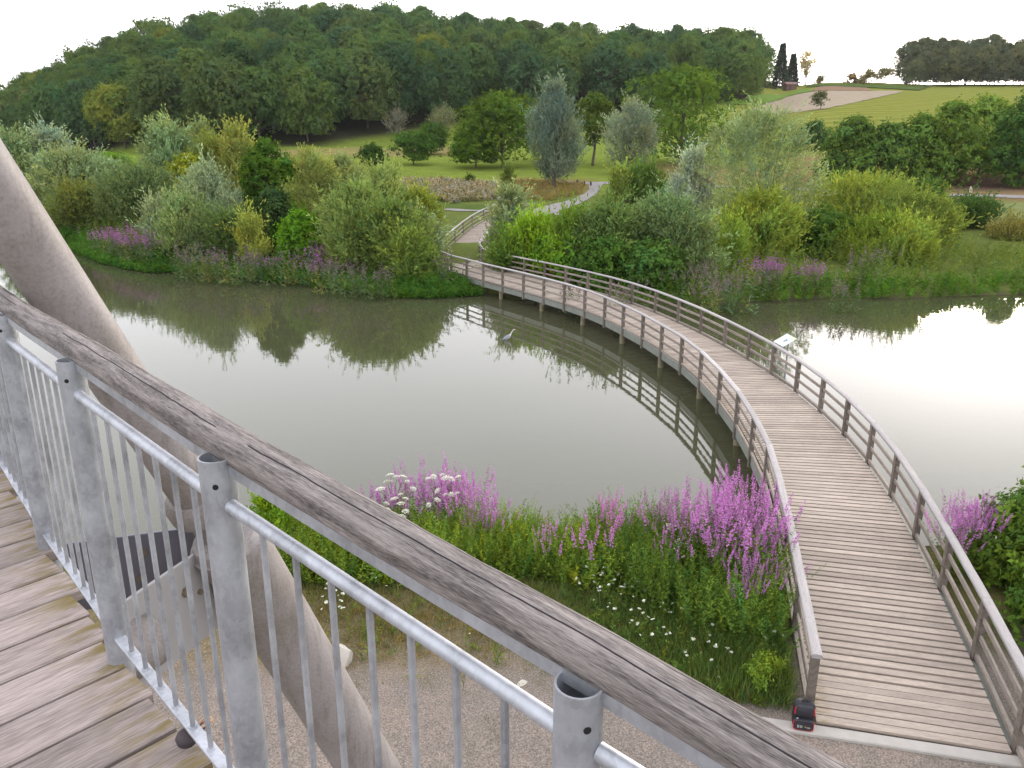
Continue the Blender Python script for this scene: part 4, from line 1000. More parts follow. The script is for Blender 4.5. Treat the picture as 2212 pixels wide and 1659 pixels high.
# hut by the spruces
hx, hy, hg = hit(1705, 195); hut = empty('hut', (hx, hy, hg)); tag(hut, 'small reddish brown wooden hut below the free standing spruce', 'hut')
m = MB(); m.box((0, 0, 0), 4.6, 3.2, 2.3, .2); m.build('wall', mat_plain('hut_boards', (.13, .075, .06), .9, var=.3), hut)
m = MB(); ca, sa = math.cos(.2), math.sin(.2)
def lr_(x, y, z): return (x * ca - y * sa, x * sa + y * ca, z)
m.add([lr_(-2.6, -1.9, 2.25), lr_(2.6, -1.9, 2.25), lr_(2.6, 0, 3.2), lr_(-2.6, 0, 3.2), lr_(-2.6, 1.9, 2.25), lr_(2.6, 1.9, 2.25), lr_(-2.6, -1.9, 2.12), lr_(2.6, -1.9, 2.12), lr_(2.6, 1.9, 2.12), lr_(-2.6, 1.9, 2.12)],
      [(0, 1, 2, 3), (3, 2, 5, 4), (6, 9, 8, 7), (0, 6, 7, 1), (4, 5, 8, 9), (0, 3, 4, 9, 6), (1, 7, 8, 5, 2)])
m.build('roof', mat_plain('hut_roof', (.17, .10, .085), .85, var=.25), hut)
m = MB(); m.box(lr_(-.6, -1.63, .05), .9, .06, 1.8, .2); m.build('door', mat_plain('hut_door', (.08, .055, .045), .9), hut)
#PART4
# ------------------------------------------------------------------ herbs, flowers, grass
def herb_arrays(pos, hgts, tints, m, L, W, seed, lean=.18, droop=.0, lo=.05, updir=.55):
    """leafy upright stems: leaves set all along each stem"""
    r = RS(seed); n = len(pos); pos = np.asarray(pos, float); hgts = np.asarray(hgts, float)
    ld = r.normal(size=(n, 3)) * lean; ld[:, 2] = 1; ax = unit(ld)
    k = np.tile((np.arange(m) + .5) / m, n); si = np.repeat(np.arange(n), m)
    tt = lo + (1 - lo) * k
    bend = np.stack([ld[:, 0], ld[:, 1], 0 * ld[:, 0]], 1)
    P = pos[si] + ax[si] * (tt * hgts[si])[:, None] + bend[si] * (tt ** 2 * hgts[si] * .35)[:, None]
    ang = r.rand(n * m) * 6.283
    D = np.stack([np.cos(ang), np.sin(ang), updir + r.normal(size=n * m) * .3 - droop], 1)
    sz = (1.15 - .65 * tt) * r.uniform(.7, 1.3, n * m)
    V = leaves(P, D, L * sz, W * sz, r)
    # stems as narrow blades
    st = np.stack([pos + [-.004, 0, 0], pos + [.004, 0, 0], pos + ax * hgts[:, None] + bend * (hgts * .35)[:, None] + [.002, 0, 0], pos + ax * hgts[:, None] + bend * (hgts * .35)[:, None] - [.002, 0, 0]], 1)
    T = np.asarray(tints)[si] * r.uniform(.78, 1.22, (n * m, 1))
    tips = pos + ax * hgts[:, None] + bend * (hgts * .35)[:, None]
    return np.concatenate([V, st]), np.concatenate([T, np.asarray(tints) * .8]), tips, ax
def scatter(poly, n, seed, cond=None):
    r = RS(seed); poly = np.array(poly, float); lo, hi = poly.min(0), poly.max(0); out = []
    while len(out) < n:
        p = lo + (hi - lo) * r.rand(4000, 2); ins = np.zeros(len(p), bool)
        for i in range(len(poly)):
            a, b = poly[i], poly[(i + 1) % len(poly)]
            c = (a[1] > p[:, 1]) != (b[1] > p[:, 1])
            ins ^= c & (p[:, 0] < (b[0] - a[0]) * (p[:, 1] - a[1]) / (b[1] - a[1] + 1e-12) + a[0])
        p = p[ins]
        if cond is not None: p = p[cond(p[:, 0], p[:, 1])]
        out += list(p)
    P = np.array(out[:n]); return np.column_stack([P, hgt(P[:, 0], P[:, 1])])
def clumpy(P, seed, amp=.5, sc=1.3):
    return 1 + amp * (np.sin(P[:, 0] * 2.1 * sc + seed) * np.sin(P[:, 1] * 1.7 * sc + seed * 2) * .6 + np.sin(P[:, 0] * 5.3 * sc + seed * 3) * np.sin(P[:, 1] * 4.1 * sc) * .4)
def green(n, seed, base, var=.25):
    r = RS(seed); t = r.uniform(1 - var, 1 + var, (n, 1)); h = r.normal(0, .16, n)
    return np.array(base) * t * np.stack([1 + h, 1 + h * .25, 1 - h * .5], 1)
def stuff(name, V, T, label, cat):
    o = link(name, fastmesh(name, V, 4, LEAF, T)); tag(o, label, cat, None, 'stuff'); return o
# near bank: tall leafy herbs between the gravel and the water
def off_walk(x, y): return x < np.interp(y, [9, 10.5, 12.5, 14.5, 17], [4.3, 4.45, 4.9, 5.4, 6.0])
nearL = [(-5.9, 16.9), (-5.3, 15.0), (-4.3, 13.9), (-2.6, 13.9), (-1.0, 14.1), (.6, 14.1), (2.0, 13.6), (2.2, 16.9)]
nearR = [(1.9, 16.9), (1.9, 14.2), (2.3, 13.2), (3.0, 12.3), (3.9, 11.7), (4.6, 11.5), (5.1, 12.8), (5.7, 15.0), (6.1, 16.7)]
Vs, Ts = [], []
for poly, n, sd_, hh, base in ((nearL, 2300, 1, 1.0, (.115, .165, .036)), (nearR, 1700, 2, 1.12, (.082, .128, .032))):
    P = scatter(poly, n, sd_, off_walk); h = hh * clumpy(P, sd_ * 1.7, .35) * RS(sd_).uniform(.55, 1.15, n)
    if sd_ == 1: h *= np.interp(P[:, 0], [-5.8, -4.6, -3.4, -.8, .6, 1.3, 2.2], [.95, 1.15, 1.0, 1.0, .95, .88, .95])
    tn = green(n, sd_ + 7, base, .38); tn *= clumpy(P, sd_ * 5, .30, .7)[:, None]
    V, T, _, _ = herb_arrays(P, h, tn, 34, .115, .034, sd_ + 20); Vs.append(V); Ts.append(T)
stuff('bank_herbs', np.concatenate(Vs), np.concatenate(Ts), 'tall green herbs covering the near pond bank', 'herbs')
# low grass in front of them and on the gravel's edge
gr = [(-6.6, 16.2), (-6.2, 13.3), (-4.6, 12.7), (-4.4, 10.9), (-.6, 10.7), (1.4, 10.7), (3.3, 10.4), (4.35, 10.25), (4.7, 11.8), (3.4, 12.6), (2.2, 14), (-1.5, 14.8), (-4.5, 14.6)]
P = scatter(gr, 17000, 5, off_walk); r = RS(6); k = clumpy(P, 3, .9, 1.6); P = P[(k > r.uniform(.2, 1.5, len(P))) | ((P[:, 0] > 1.0) & (r.rand(len(P)) < .95))]; P = P[r.rand(len(P)) < np.clip((P[:, 1] - 10.7 - .5 * np.clip(1 - P[:, 0], 0, 1)) / 1.3, .03, 1) + (P[:, 0] > 2.6)]; n = len(P)
dry = np.clip(1 - (P[:, 0] + .6) / 1.6, 0, 1) * np.clip((14.4 - P[:, 1]) / 1.3, 0, 1)
dry = np.maximum(dry, (RS(12).rand(n) < .22) * RS(13).uniform(.4, .95, n)); tn = green(n, 8, (.075, .112, .034), .45) * (1 - dry[:, None]) + green(n, 9, (.17, .145, .065)) * dry[:, None]
h = RS(10).uniform(.07, .2, n) * (1 + 1.2 * np.clip(P[:, 0] - 2, 0, 1.5)) * (1 - .3 * dry)
m_ = 5; idx = np.repeat(np.arange(n), m_); rr = RS(11)
Q = P[idx] + np.column_stack([rr.normal(0, .035, (n * m_, 2)), np.zeros(n * m_)])
V = leaves(Q, rr.normal(size=(n * m_, 3)) * .42 + np.array([0, 0, 1]), h[idx] * rr.uniform(.6, 1.3, n * m_), np.full(n * m_, .011), rr)
stuff('grass', V, tn[idx] * rr.uniform(.75, 1.25, (n * m_, 1)), 'patchy dry grass between gravel and herbs', 'grass')
P = scatter(gr, 420, 15, off_walk); P = P[(P[:, 0] > 1.0) | (RS(16).rand(len(P)) < .35)]; n = len(P)
V, T, _, _ = herb_arrays(P, RS(17).uniform(.18, .6, n), green(n, 18, (.10, .145, .04), .4), 16, .085, .026, 19, .3)
stuff('weeds', V, T, 'loose weeds standing in the near grass', 'weeds')
# far shore: bright low plants at the waterline and rank herbs behind them
sl_ = np.array([(x, y) for x, y in POND[2:26]], float)
dd = np.concatenate([[0], np.cumsum(np.hypot(*(sl_[1:] - sl_[:-1]).T))])
def along(n, seed, lo, hi, smin, smax):
    r = RS(seed); s = r.uniform(lo, hi, n); x = np.interp(s, dd, sl_[:, 0]); y = np.interp(s, dd, sl_[:, 1])
    tx = np.interp(s + .5, dd, sl_[:, 0]) - np.interp(s - .5, dd, sl_[:, 0]); ty = np.interp(s + .5, dd, sl_[:, 1]) - np.interp(s - .5, dd, sl_[:, 1])
    L = np.hypot(tx, ty) + 1e-9; o = r.uniform(smin, smax, n); x = x - ty / L * o; y = y + tx / L * o
    return np.column_stack([x, y, np.maximum(hgt(x, y), .0)])
def s_at(px, py):
    x, y, _ = hit(px, py); return float(dd[np.argmin((sl_[:, 0] - x) ** 2 + (sl_[:, 1] - y) ** 2)])
def not_walk(P):
    """keep plants off the boardwalk"""
    c = np.array([(p.x, p.y) for p in MIDv[::6]]); d = np.min(np.hypot(P[:, None, 0] - c[None, :, 0], P[:, None, 1] - c[None, :, 1]), 1); return P[d > 1.75]
sA = float(np.interp(-2.2, sl_[:, 0], dd)); sEnd = dd[-1]
P = not_walk(along(5200, 31, 2, sA + .6, -1.0, 1.9)); n = len(P)
V1, T1, _, _ = herb_arrays(P, RS(3).uniform(.3, .75, n), green(n, 33, (.06, .125, .028)) * clumpy(P, 3, .3, .5)[:, None], 12, .24, .10, 34)
P = not_walk(along(1500, 35, sA + 1.5, sEnd - 1, -.5, 1.6)); n = len(P)
V2, T2, _, _ = herb_arrays(P, RS(4).uniform(.4, 1.3, n), green(n, 36, (.075, .145, .03)) * clumpy(P, 9, .45, .5)[:, None], 16, .26, .085, 37)
stuff('shore_plants', np.concatenate([V1, V2]), np.concatenate([T1, T2]), 'bright green low plants lining the far waterline', 'plants')
P = not_walk(along(2300, 41, 0, sA + 3, 1.2, 9.5)); n = len(P)
V1, T1, _, _ = herb_arrays(P, RS(5).uniform(.8, 1.9, n), green(n, 42, (.12, .165, .045)) * clumpy(P, 5, .4, .35)[:, None], 16, .28, .075, 43)
P = not_walk(along(2700, 45, sA + 1, sEnd, .8, 9.5)); n = len(P)
V2, T2, _, _ = herb_arrays(P, RS(6).uniform(.8, 2.0, n), green(n, 46, (.125, .165, .045)) * clumpy(P, 7, .4, .35)[:, None], 16, .28, .07, 47)
stuff('tall_herbs', np.concatenate([V1, V2]), np.concatenate([T1, T2]), 'tall rank herbs under the shrubs of the far bank', 'herbs')
# pale seeding herbs and dry grass in the meadow hollow
def px_poly(pts): return [hit(*p)[:2] for p in pts]
P = scatter(px_poly([(862, 420), (870, 392), (960, 392), (1075, 400), (1080, 432), (980, 440)]), 1900, 51); n = len(P)
V1, T1, _, _ = herb_arrays(P, RS(52).uniform(.35, .95, n), np.where(RS(53).rand(n, 1) < .55, green(n, 54, (.25, .22, .18)), green(n, 55, (.135, .125, .065))), 9, .38, .20, 56)
P = scatter(px_poly([(1080, 432), (1085, 398), (1160, 396), (1262, 402), (1258, 420), (1180, 436)]), 1300, 57); n = len(P)
V2, T2, _, _ = herb_arrays(P, RS(58).uniform(.35, .8, n), green(n, 59, (.17, .14, .065)), 8, .42, .10, 60, updir=1.4)
stuff('dry_herbs', np.concatenate([V1, V2]), np.concatenate([T1, T2]), 'pale pink and straw coloured dry herbs in the meadow', 'herbs')
# -------- purple loosestrife
def loosestrife(seed, n=12, h=1.35, rad=.28, spike=.40, petal=.022, m=26, pm=70, L=.095, W=.022, blossom=False):
    """leafy stems and where their flower spikes sit; blossom: all the flowers of a far clump as one mesh"""
    r = RS(seed); pos = np.column_stack([r.normal(0, rad * .55, (n, 2)), np.zeros(n)])
    hs_ = h * r.uniform(.72, 1.05, n)
    V, T, tips, ax = herb_arrays(pos, hs_, green(n, seed, (1, 1, 1), .2), m, L, W, seed + 1, .17)
    fol = fastmesh('foliage', V, 4, LEAF, T)
    sl__ = spike * r.uniform(.6, 1.2, n)
    if not blossom: return fol, [(Vector(t - a * l * .6), Vector(a), float(l)) for t, a, l in zip(tips, ax, sl__)]
    k = r.rand(n * pm); si = np.repeat(np.arange(n), pm)
    P = (tips - ax * (sl__ * .55)[:, None])[si] + ax[si] * (k * sl__[si])[:, None]
    a = r.rand(n * pm) * 6.283; D = np.stack([np.cos(a), np.sin(a), r.uniform(-.2, .6, n * pm)], 1)
    V = leaves(P + D * (.012 * (1 - .7 * k))[:, None], D, np.full(n * pm, petal * 1.9) * (1.1 - .6 * k), np.full(n * pm, petal), r)
    return fol, fastmesh('blossom', V, 4, PETAL, np.repeat(r.uniform(.7, 1.3, (n * pm, 1)), 3, 1))
def spike_mesh(seed, pm=80):
    """one flower spike of unit length"""
    r = RS(seed); k = r.rand(pm) ** .9; a = r.rand(pm) * 6.283
    D = np.stack([np.cos(a), np.sin(a), r.uniform(-.1, .7, pm)], 1); P = np.stack([0 * k, 0 * k, k], 1) + D * (.022 * (1 - .8 * k))[:, None]
    V = leaves(P, D, .10 * (1.1 - .75 * k), np.full(pm, .055) * (1.1 - .5 * k), r)
    return fastmesh('blossom', V, 4, PETAL, np.repeat(r.uniform(.7, 1.3, (pm, 1)), 3, 1))
SPK = [spike_mesh(660 + k) for k in range(4)]
LO = [loosestrife(600 + k, [13, 16, 11, 19][k], [1.3, 1.45, 1.2, 1.5][k]) for k in range(4)]
LOF = [loosestrife(620 + k, 20, 1.5, .6, .6, .05, 14, 14, .24, .07, True) for k in range(3)]
MAG, FADE = (.40, .19, .385), (.16, .115, .13)
def loose(x, y, k, sc, label, group, col=MAG, far=False, fol=(.10, .14, .04), rz=0, z=None):
    g = max(hz(x, y), 0) if z is None else z
    o = empty('purple_loosestrife', (x, y, g - .02), rz); tag(o, label, 'flower', group)
    f, s_ = (LOF if far else LO)[k % (3 if far else 4)]
    a = link('foliage', f, o); a.color = fol + (1,)
    if far: b = link('blossom', s_, o); b.color = tuple(col) + (1,)
    else:
        for q, (p, d, l) in enumerate(s_):
            b = link('blossom', SPK[(q + k) % 4], o); b.color = tuple(col) + (1,); b.location = p; b.rotation_euler = d.to_track_quat('Z', 'Y').to_euler(); b.scale = (l * 1.05, l * 1.05, l)
    o.scale = (sc, sc, sc); return o
def top_at(px, py, hh):
    """ground point whose plant of height hh just reaches the pixel"""
    x, y, g = hit(px, py, hh); return x, y
r = RS(640)
NEAR = [('purple loosestrife clump behind the white umbels on the left of the bank', 'loosestrife behind the white umbels', [(905, 1015), (930, 1000), (955, 990), (975, 992), (1000, 1000), (1018, 1020), (1030, 1050), (985, 1010), (945, 1012), (1010, 1035)], 1.75, MAG),
        ('purple loosestrife left of the white umbels beside the handrail', 'loosestrife left of the umbels', [(828, 1030), (850, 1022), (872, 1030), (815, 1050), (890, 1038)], 1.5, MAG),
        ('low purple loosestrife right of the white umbels', 'loosestrife right of the umbels', [(1030, 1085), (1048, 1090), (1040, 1100)], 1.15, MAG),
        ('pink purple loosestrife alone in the middle of the bank', 'loosestrife in the middle of the bank', [(1300, 1078), (1318, 1070), (1308, 1090)], 1.3, (.42, .18, .38)),
        ('tall purple loosestrife massed beside the near end of the boardwalk', 'loosestrife beside the boardwalk', [(1500, 1075), (1520, 1060), (1540, 1052), (1560, 1040), (1575, 1030), (1590, 1022), (1605, 1035), (1625, 1045), (1645, 1050), (1665, 1062), (1530, 1085), (1580, 1066), (1640, 1078), (1685, 1078), (1570, 1098)], 1.75, MAG),
        ('faded purple loosestrife left of the tall mass by the boardwalk', 'faded loosestrife on the bank', [(1460, 1058), (1475, 1050), (1485, 1068)], 1.6, (.32, .17, .30)),
        ('single purple loosestrife stems among the green herbs', 'scattered loosestrife stems', [(1175, 1128), (1285, 1135), (1420, 1085), (1440, 1140), (1520, 1150), (1560, 1140), (1620, 1140), (1640, 1120)], 1.2, MAG),
        ('purple loosestrife low beside the boardwalk handrail', 'loosestrife low at the handrail', [(1625, 1205), (1640, 1195), (1690, 1180), (1695, 1210), (1680, 1150), (1610, 1215)], 1.15, MAG),
        ('purple loosestrife in front of the shrub beyond the right handrail', 'loosestrife beyond the right handrail', [(2060, 1105), (2075, 1098), (2095, 1090), (2110, 1082), (2125, 1075), (2140, 1085), (2085, 1110), (2150, 1070)], 1.45, MAG)]
for label, group, pts, hh, col in NEAR:
    for i, (px_, py_) in enumerate(pts):
        x, y = top_at(px_ + r.normal() * 3, py_ + 6, hh); y = min(y, 16.75)
        rx, _ = ray(px_, py_); x = rx * y
        if px_ < 1700: x = min(x, float(np.interp(y, [9, 10.5, 12.5, 14.5, 17], [3.9, 4.0, 4.5, 5.0, 5.5])))
        k = r.randint(4); loose(x, y, k, hh / [1.3, 1.45, 1.2, 1.5][k] * r.uniform(.92, 1.08), label, group, col, rz=r.rand() * 6.28)
FAR = [('bright purple loosestrife patch on the far left bank', 'purple patch on the far left bank', [(205, 490), (222, 492), (240, 497), (255, 500), (270, 503), (285, 506), (300, 508), (318, 512), (232, 505), (262, 512)], (.27, .115, .255), 1.25),
       ('vivid purple loosestrife clump on the shore left of the boardwalk', 'vivid purple clump on the left shore', [(662, 560), (672, 548), (684, 558), (552, 550)], (.27, .115, .255), 1.2),
       ('greyish faded loosestrife along the far left shore', 'faded flowers of the left shore', [(380, 545), (420, 550), (445, 552), (490, 556), (525, 552), (600, 558), (700, 574), (750, 578), (805, 584), (960, 565)], FADE, 1.25),
       ('bright purple loosestrife on the right bank below the huge willow', 'bright purple clumps of the right bank', [(1652, 555), (1663, 562), (1675, 568), (1688, 575), (1748, 562), (1760, 560)], (.27, .115, .255), 1.3),
       ('faded greyish purple flowers on the right far shore', 'faded flowers of the right shore', [(1505, 585), (1540, 582), (1575, 600), (1600, 605), (1550, 612), (1850, 602), (1890, 568), (1240, 605), (1355, 618)], FADE, 1.3)]
for label, group, pts, col, sc in FAR:
    for px_, py_ in pts:
        x, y = top_at(px_, py_, 1.6 * sc)
        if float(pond_sd(np.array([x]), np.array([y]))[0]) < .3: y += 1.2
        loose(x, y, r.randint(3), sc * r.uniform(.85, 1.15), label, group, col, True, (.10, .13, .06), r.rand() * 6.28)
# -------- white umbels
UMB = mat_plain('umbel_white', (.58, .60, .48), .8, 0, var=.15, scale=40); STEM = mat_plain('stem_green', (.13, .19, .05), .7)
def umbel_head(seed, R=.085):
    r = RS(seed); m = MB()
    for q in range(26):
        a = q * 2.4; rad = R * math.sqrt((q + .5) / 26); c = Vector((rad * math.cos(a), rad * math.sin(a), .035 * (1 - (rad / R) ** 2) + r.normal() * .003)); s_ = R * .17 * r.uniform(.8, 1.2)
        k = 6; vs = [c + Vector((s_ * math.cos(b), s_ * math.sin(b), 0)) for b in np.linspace(0, 2 * PI, k, endpoint=False)] + [c + Vector((0, 0, s_ * .7))]
        m.add(vs, [(b, (b + 1) % k, k) for b in range(k)])
        m.add([c + Vector((.0, -.001, 0)), c + Vector((0, .001, 0)), Vector((0, 0, -.07))], [(0, 1, 2)], mi=1)
    o = m.build('flower_head', [UMB, STEM]); d = o.data; bpy.data.objects.remove(o); return d
HEADS = [umbel_head(700 + k, [.085, .07, .095][k]) for k in range(3)]
def umbel_plant(x, y, heads, label, name='white_umbel'):
    g = max(hz(x, y), 0); o = empty(name, (x, y, g)); tag(o, label, 'flower', 'white umbel flowers on the near bank')
    m = MB()
    for hx_, hy_, hz_ in heads:
        a = Vector((hx_ * .15, hy_ * .15, 0)); b = Vector((hx_ - x, hy_ - y, hz_ - g - .06)); m.tube([a * 0, a.lerp(b, .5) + Vector((0, 0, .05)), b], [.012, .008, .005], 6)
    m.build('stem', STEM, o)
    for i, (hx_, hy_, hz_) in enumerate(heads):
        h = link('flower_head', HEADS[i % 3], o); h.location = (hx_ - x, hy_ - y, hz_ - g); h.rotation_euler = (r.normal() * .25 + .12, r.normal() * .25, r.rand() * 6)
        s_ = r.uniform(.7, 1.15); h.scale = (s_, s_, s_)
def at_y(px, py, Y): rx, rz = ray(px, py); return (rx * Y, Y, H + rz * Y)
g1 = [(843, 1027), (856, 1031), (870, 1030), (838, 1042), (880, 1040), (822, 1057), (893, 1056), (865, 1068), (876, 1077), (852, 1078), (835, 1088), (866, 1088), (838, 1102), (876, 1105), (869, 1115)]
g2 = [(925, 1034), (936, 1030), (962, 1033), (975, 1035), (955, 1026), (990, 1030), (945, 1080), (926, 1091), (946, 1060), (962, 1069), (987, 1066), (975, 1068)]
umbel_plant(*at_y(852, 1130, 15.9)[:2], [at_y(a, b, 15.75 - (b - 1020) * .006) for a, b in g1], 'white umbel plant with many heads left in front of loosestrife')
umbel_plant(*at_y(950, 1130, 16.0)[:2], [at_y(a, b, 15.85 - (b - 1020) * .006) for a, b in g2], 'white umbel plant with broad heads right in front of loosestrife')
PINK = mat_plain('pinkish_white', (.56, .45, .46), .8, 0, var=.15, scale=40)
def pom(name, spots, Y, label, mat, rad):
    x, y, _ = at_y(sum(p[0] for p in spots) / len(spots), 1300, Y); g = hz(x, Y); o = empty(name, (x, Y, g)); tag(o, label, 'flower', 'pale flowers among the herbs')
    m = MB()
    for a, b in spots:
        q = Vector(at_y(a, b, Y + r.normal() * .08)) - Vector((x, Y, g)); m.tube([(0, 0, 0), q * .6 + Vector((0, 0, .1)), q], [.008, .006, .004], 5)
    m.build('stem', STEM, o)
    for a, b in spots:
        q = Vector(at_y(a, b, Y)) - Vector((x, Y, g)); m = MB()
        for w_ in range(7):
            c = q + Vector(r.normal(size=3) * rad * .55); kk = 6; s_ = rad * r.uniform(.4, .65)
            m.add([c + Vector((s_ * math.cos(t), s_ * math.sin(t), 0)) for t in np.linspace(0, 2 * PI, kk, endpoint=False)] + [c + Vector((0, 0, s_ * .8)), c - Vector((0, 0, s_ * .5))], [(t, (t + 1) % kk, kk) for t in range(kk)] + [((t + 1) % kk, t, kk + 1) for t in range(kk)])
        m.build('flower_head', mat, o)
pom('pale_hemp_flower', [(1441, 1132), (1450, 1134), (1445, 1142)], 14.6, 'pinkish white flower tuft highest among the herbs left of the loosestrife', PINK, .03)
pom('pale_hemp_flower', [(1466, 1166), (1478, 1162), (1488, 1168), (1472, 1174), (1484, 1175), (1462, 1172)], 14.3, 'largest pinkish white flower tuft in the middle of the herbs', PINK, .035)
pom('pale_hemp_flower', [(1455, 1185), (1463, 1190), (1485, 1185), (1447, 1195)], 14.1, 'loose pinkish flower tuft just below the largest one', PINK, .028)
pom('pale_hemp_flower', [(1475, 1203), (1495, 1192)], 13.9, 'small pinkish white flower pair lowest of the tufts', PINK, .028)
pom('yellow_flower', [(1617, 1160), (1628, 1158), (1636, 1163)], 14.4, 'small yellow green flower tuft beside the loosestrife mass', mat_plain('yellow_green', (.42, .44, .05), .8), .03)
pom('yellow_flower', [(1640, 1240), (1650, 1250), (1658, 1256)], 13.2, 'orange yellow flower spray low by the boardwalk handrail', mat_plain('orange_yellow', (.62, .36, .03), .8), .022)
pom('pale_hemp_flower', [(1595, 1268), (1605, 1272), (1588, 1262), (1622, 1275)], 12.8, 'greenish white flower tuft right of the white daisies', mat_plain('greenish_white', (.55, .62, .5), .8), .03)
# white daisies
def daisy(seed):
    r = RS(seed); V = []; 
    P = np.zeros((7, 3)); a = np.linspace(0, 6.283, 7, endpoint=False)
    D = np.stack([np.cos(a), np.sin(a), .25 + 0 * a], 1); V = leaves(P, D, np.full(7, .034), np.full(7, .03), r)
    V = V + np.array([0, 0, .26]); st_ = np.array([[[-.003, 0, 0], [.003, 0, 0], [.003, 0, .26], [-.003, 0, .26]], [[0, -.003, 0], [0, .003, 0], [0, .003, .26], [0, -.003, .26]]])
    ids = [0] * 7 + [1, 1]; return fastmesh('white_daisy', np.concatenate([V, st_]), 4, [bpy.data.materials['umbel_white'], STEM], None, ids)
M_W = bpy.data.materials['umbel_white']
DA = [daisy(760 + k) for k in range(3)]
def in_px(n, seed, pts):
    return scatter(px_poly(pts), n, seed, off_walk)
Pd = np.concatenate([in_px(105, 771, [(1215, 1255), (1330, 1225), (1440, 1240), (1500, 1300), (1560, 1420), (1560, 1500), (1470, 1450), (1330, 1360)]), in_px(14, 772, [(690, 1240), (800, 1230), (1000, 1330), (1120, 1390), (1000, 1400), (850, 1320)]), in_px(10, 773, [(1540, 1440), (1680, 1400), (1700, 1490), (1620, 1520)]), in_px(18, 774, [(700, 1310), (745, 1305), (750, 1345), (705, 1350)])])
for i, p in enumerate(Pd):
    o = link('white_daisy', DA[i % 3]); o.location = (p[0], p[1], p[2]); s_ = r.uniform(.6, 1.35); o.scale = (s_, s_, s_ * r.uniform(.7, 1.6)); o.rotation_euler = (r.normal() * .25, r.normal() * .25, r.rand() * 6)
    tag(o, 'small white flower in the grass of the near bank', 'flower', 'white flowers in the near grass')
# -------- leafy bushes at the near right
for i, (x, y, h, w_, lab, col) in enumerate([(11.0, 14.3, 1.75, 3.1, 'big leafy bush in the middle beyond the right handrail', (.08, .13, .032)), (10.0, 11.9, 1.75, 2.7, 'leafy bush nearest the end of the right handrail', (.08, .13, .03)), (12.5, 15.7, 2.3, 2.8, 'tall leafy bush with loose top shoots at the right edge', (.10, .145, .045)), (9.0, 9.7, 1.3, 1.8, 'low leafy bush at the right lower corner', (.09, .14, .035)), (11.6, 12.6, 2.5, 3.2, 'dark leafy bush at the right edge', (.07, .125, .028))]):
    tree('leafy_bush', lab, 'shrub', (x, y, hz(x, y) - .05), h, w_, ('bush', BR), col, 800 + i, 'leafy bushes beyond the right handrail', 0, 5, (60, 46, 9), (.125, .075), .02, .4, base=.02)
tree('leafy_bush', 'small bright green bush at the left handrail end', 'shrub', (4.05, 10.75, hz(4.05, 10.75) - .03), .62, .8, ('bush', BR), (.13, .19, .04), 811, None, 0, 4, (20, 22, 7), (.06, .03), .01, .4, base=.02)
tree('leafy_bush', 'bright green bush at the left end of the near bank', 'shrub', (-5.1, 15.3, hz(-5.1, 15.3) - .03), 1.5, 1.5, ('bush', UP), (.15, .235, .04), 812, None, 0, 4, (30, 26, 8), (.09, .035), .015, .4, base=.02)
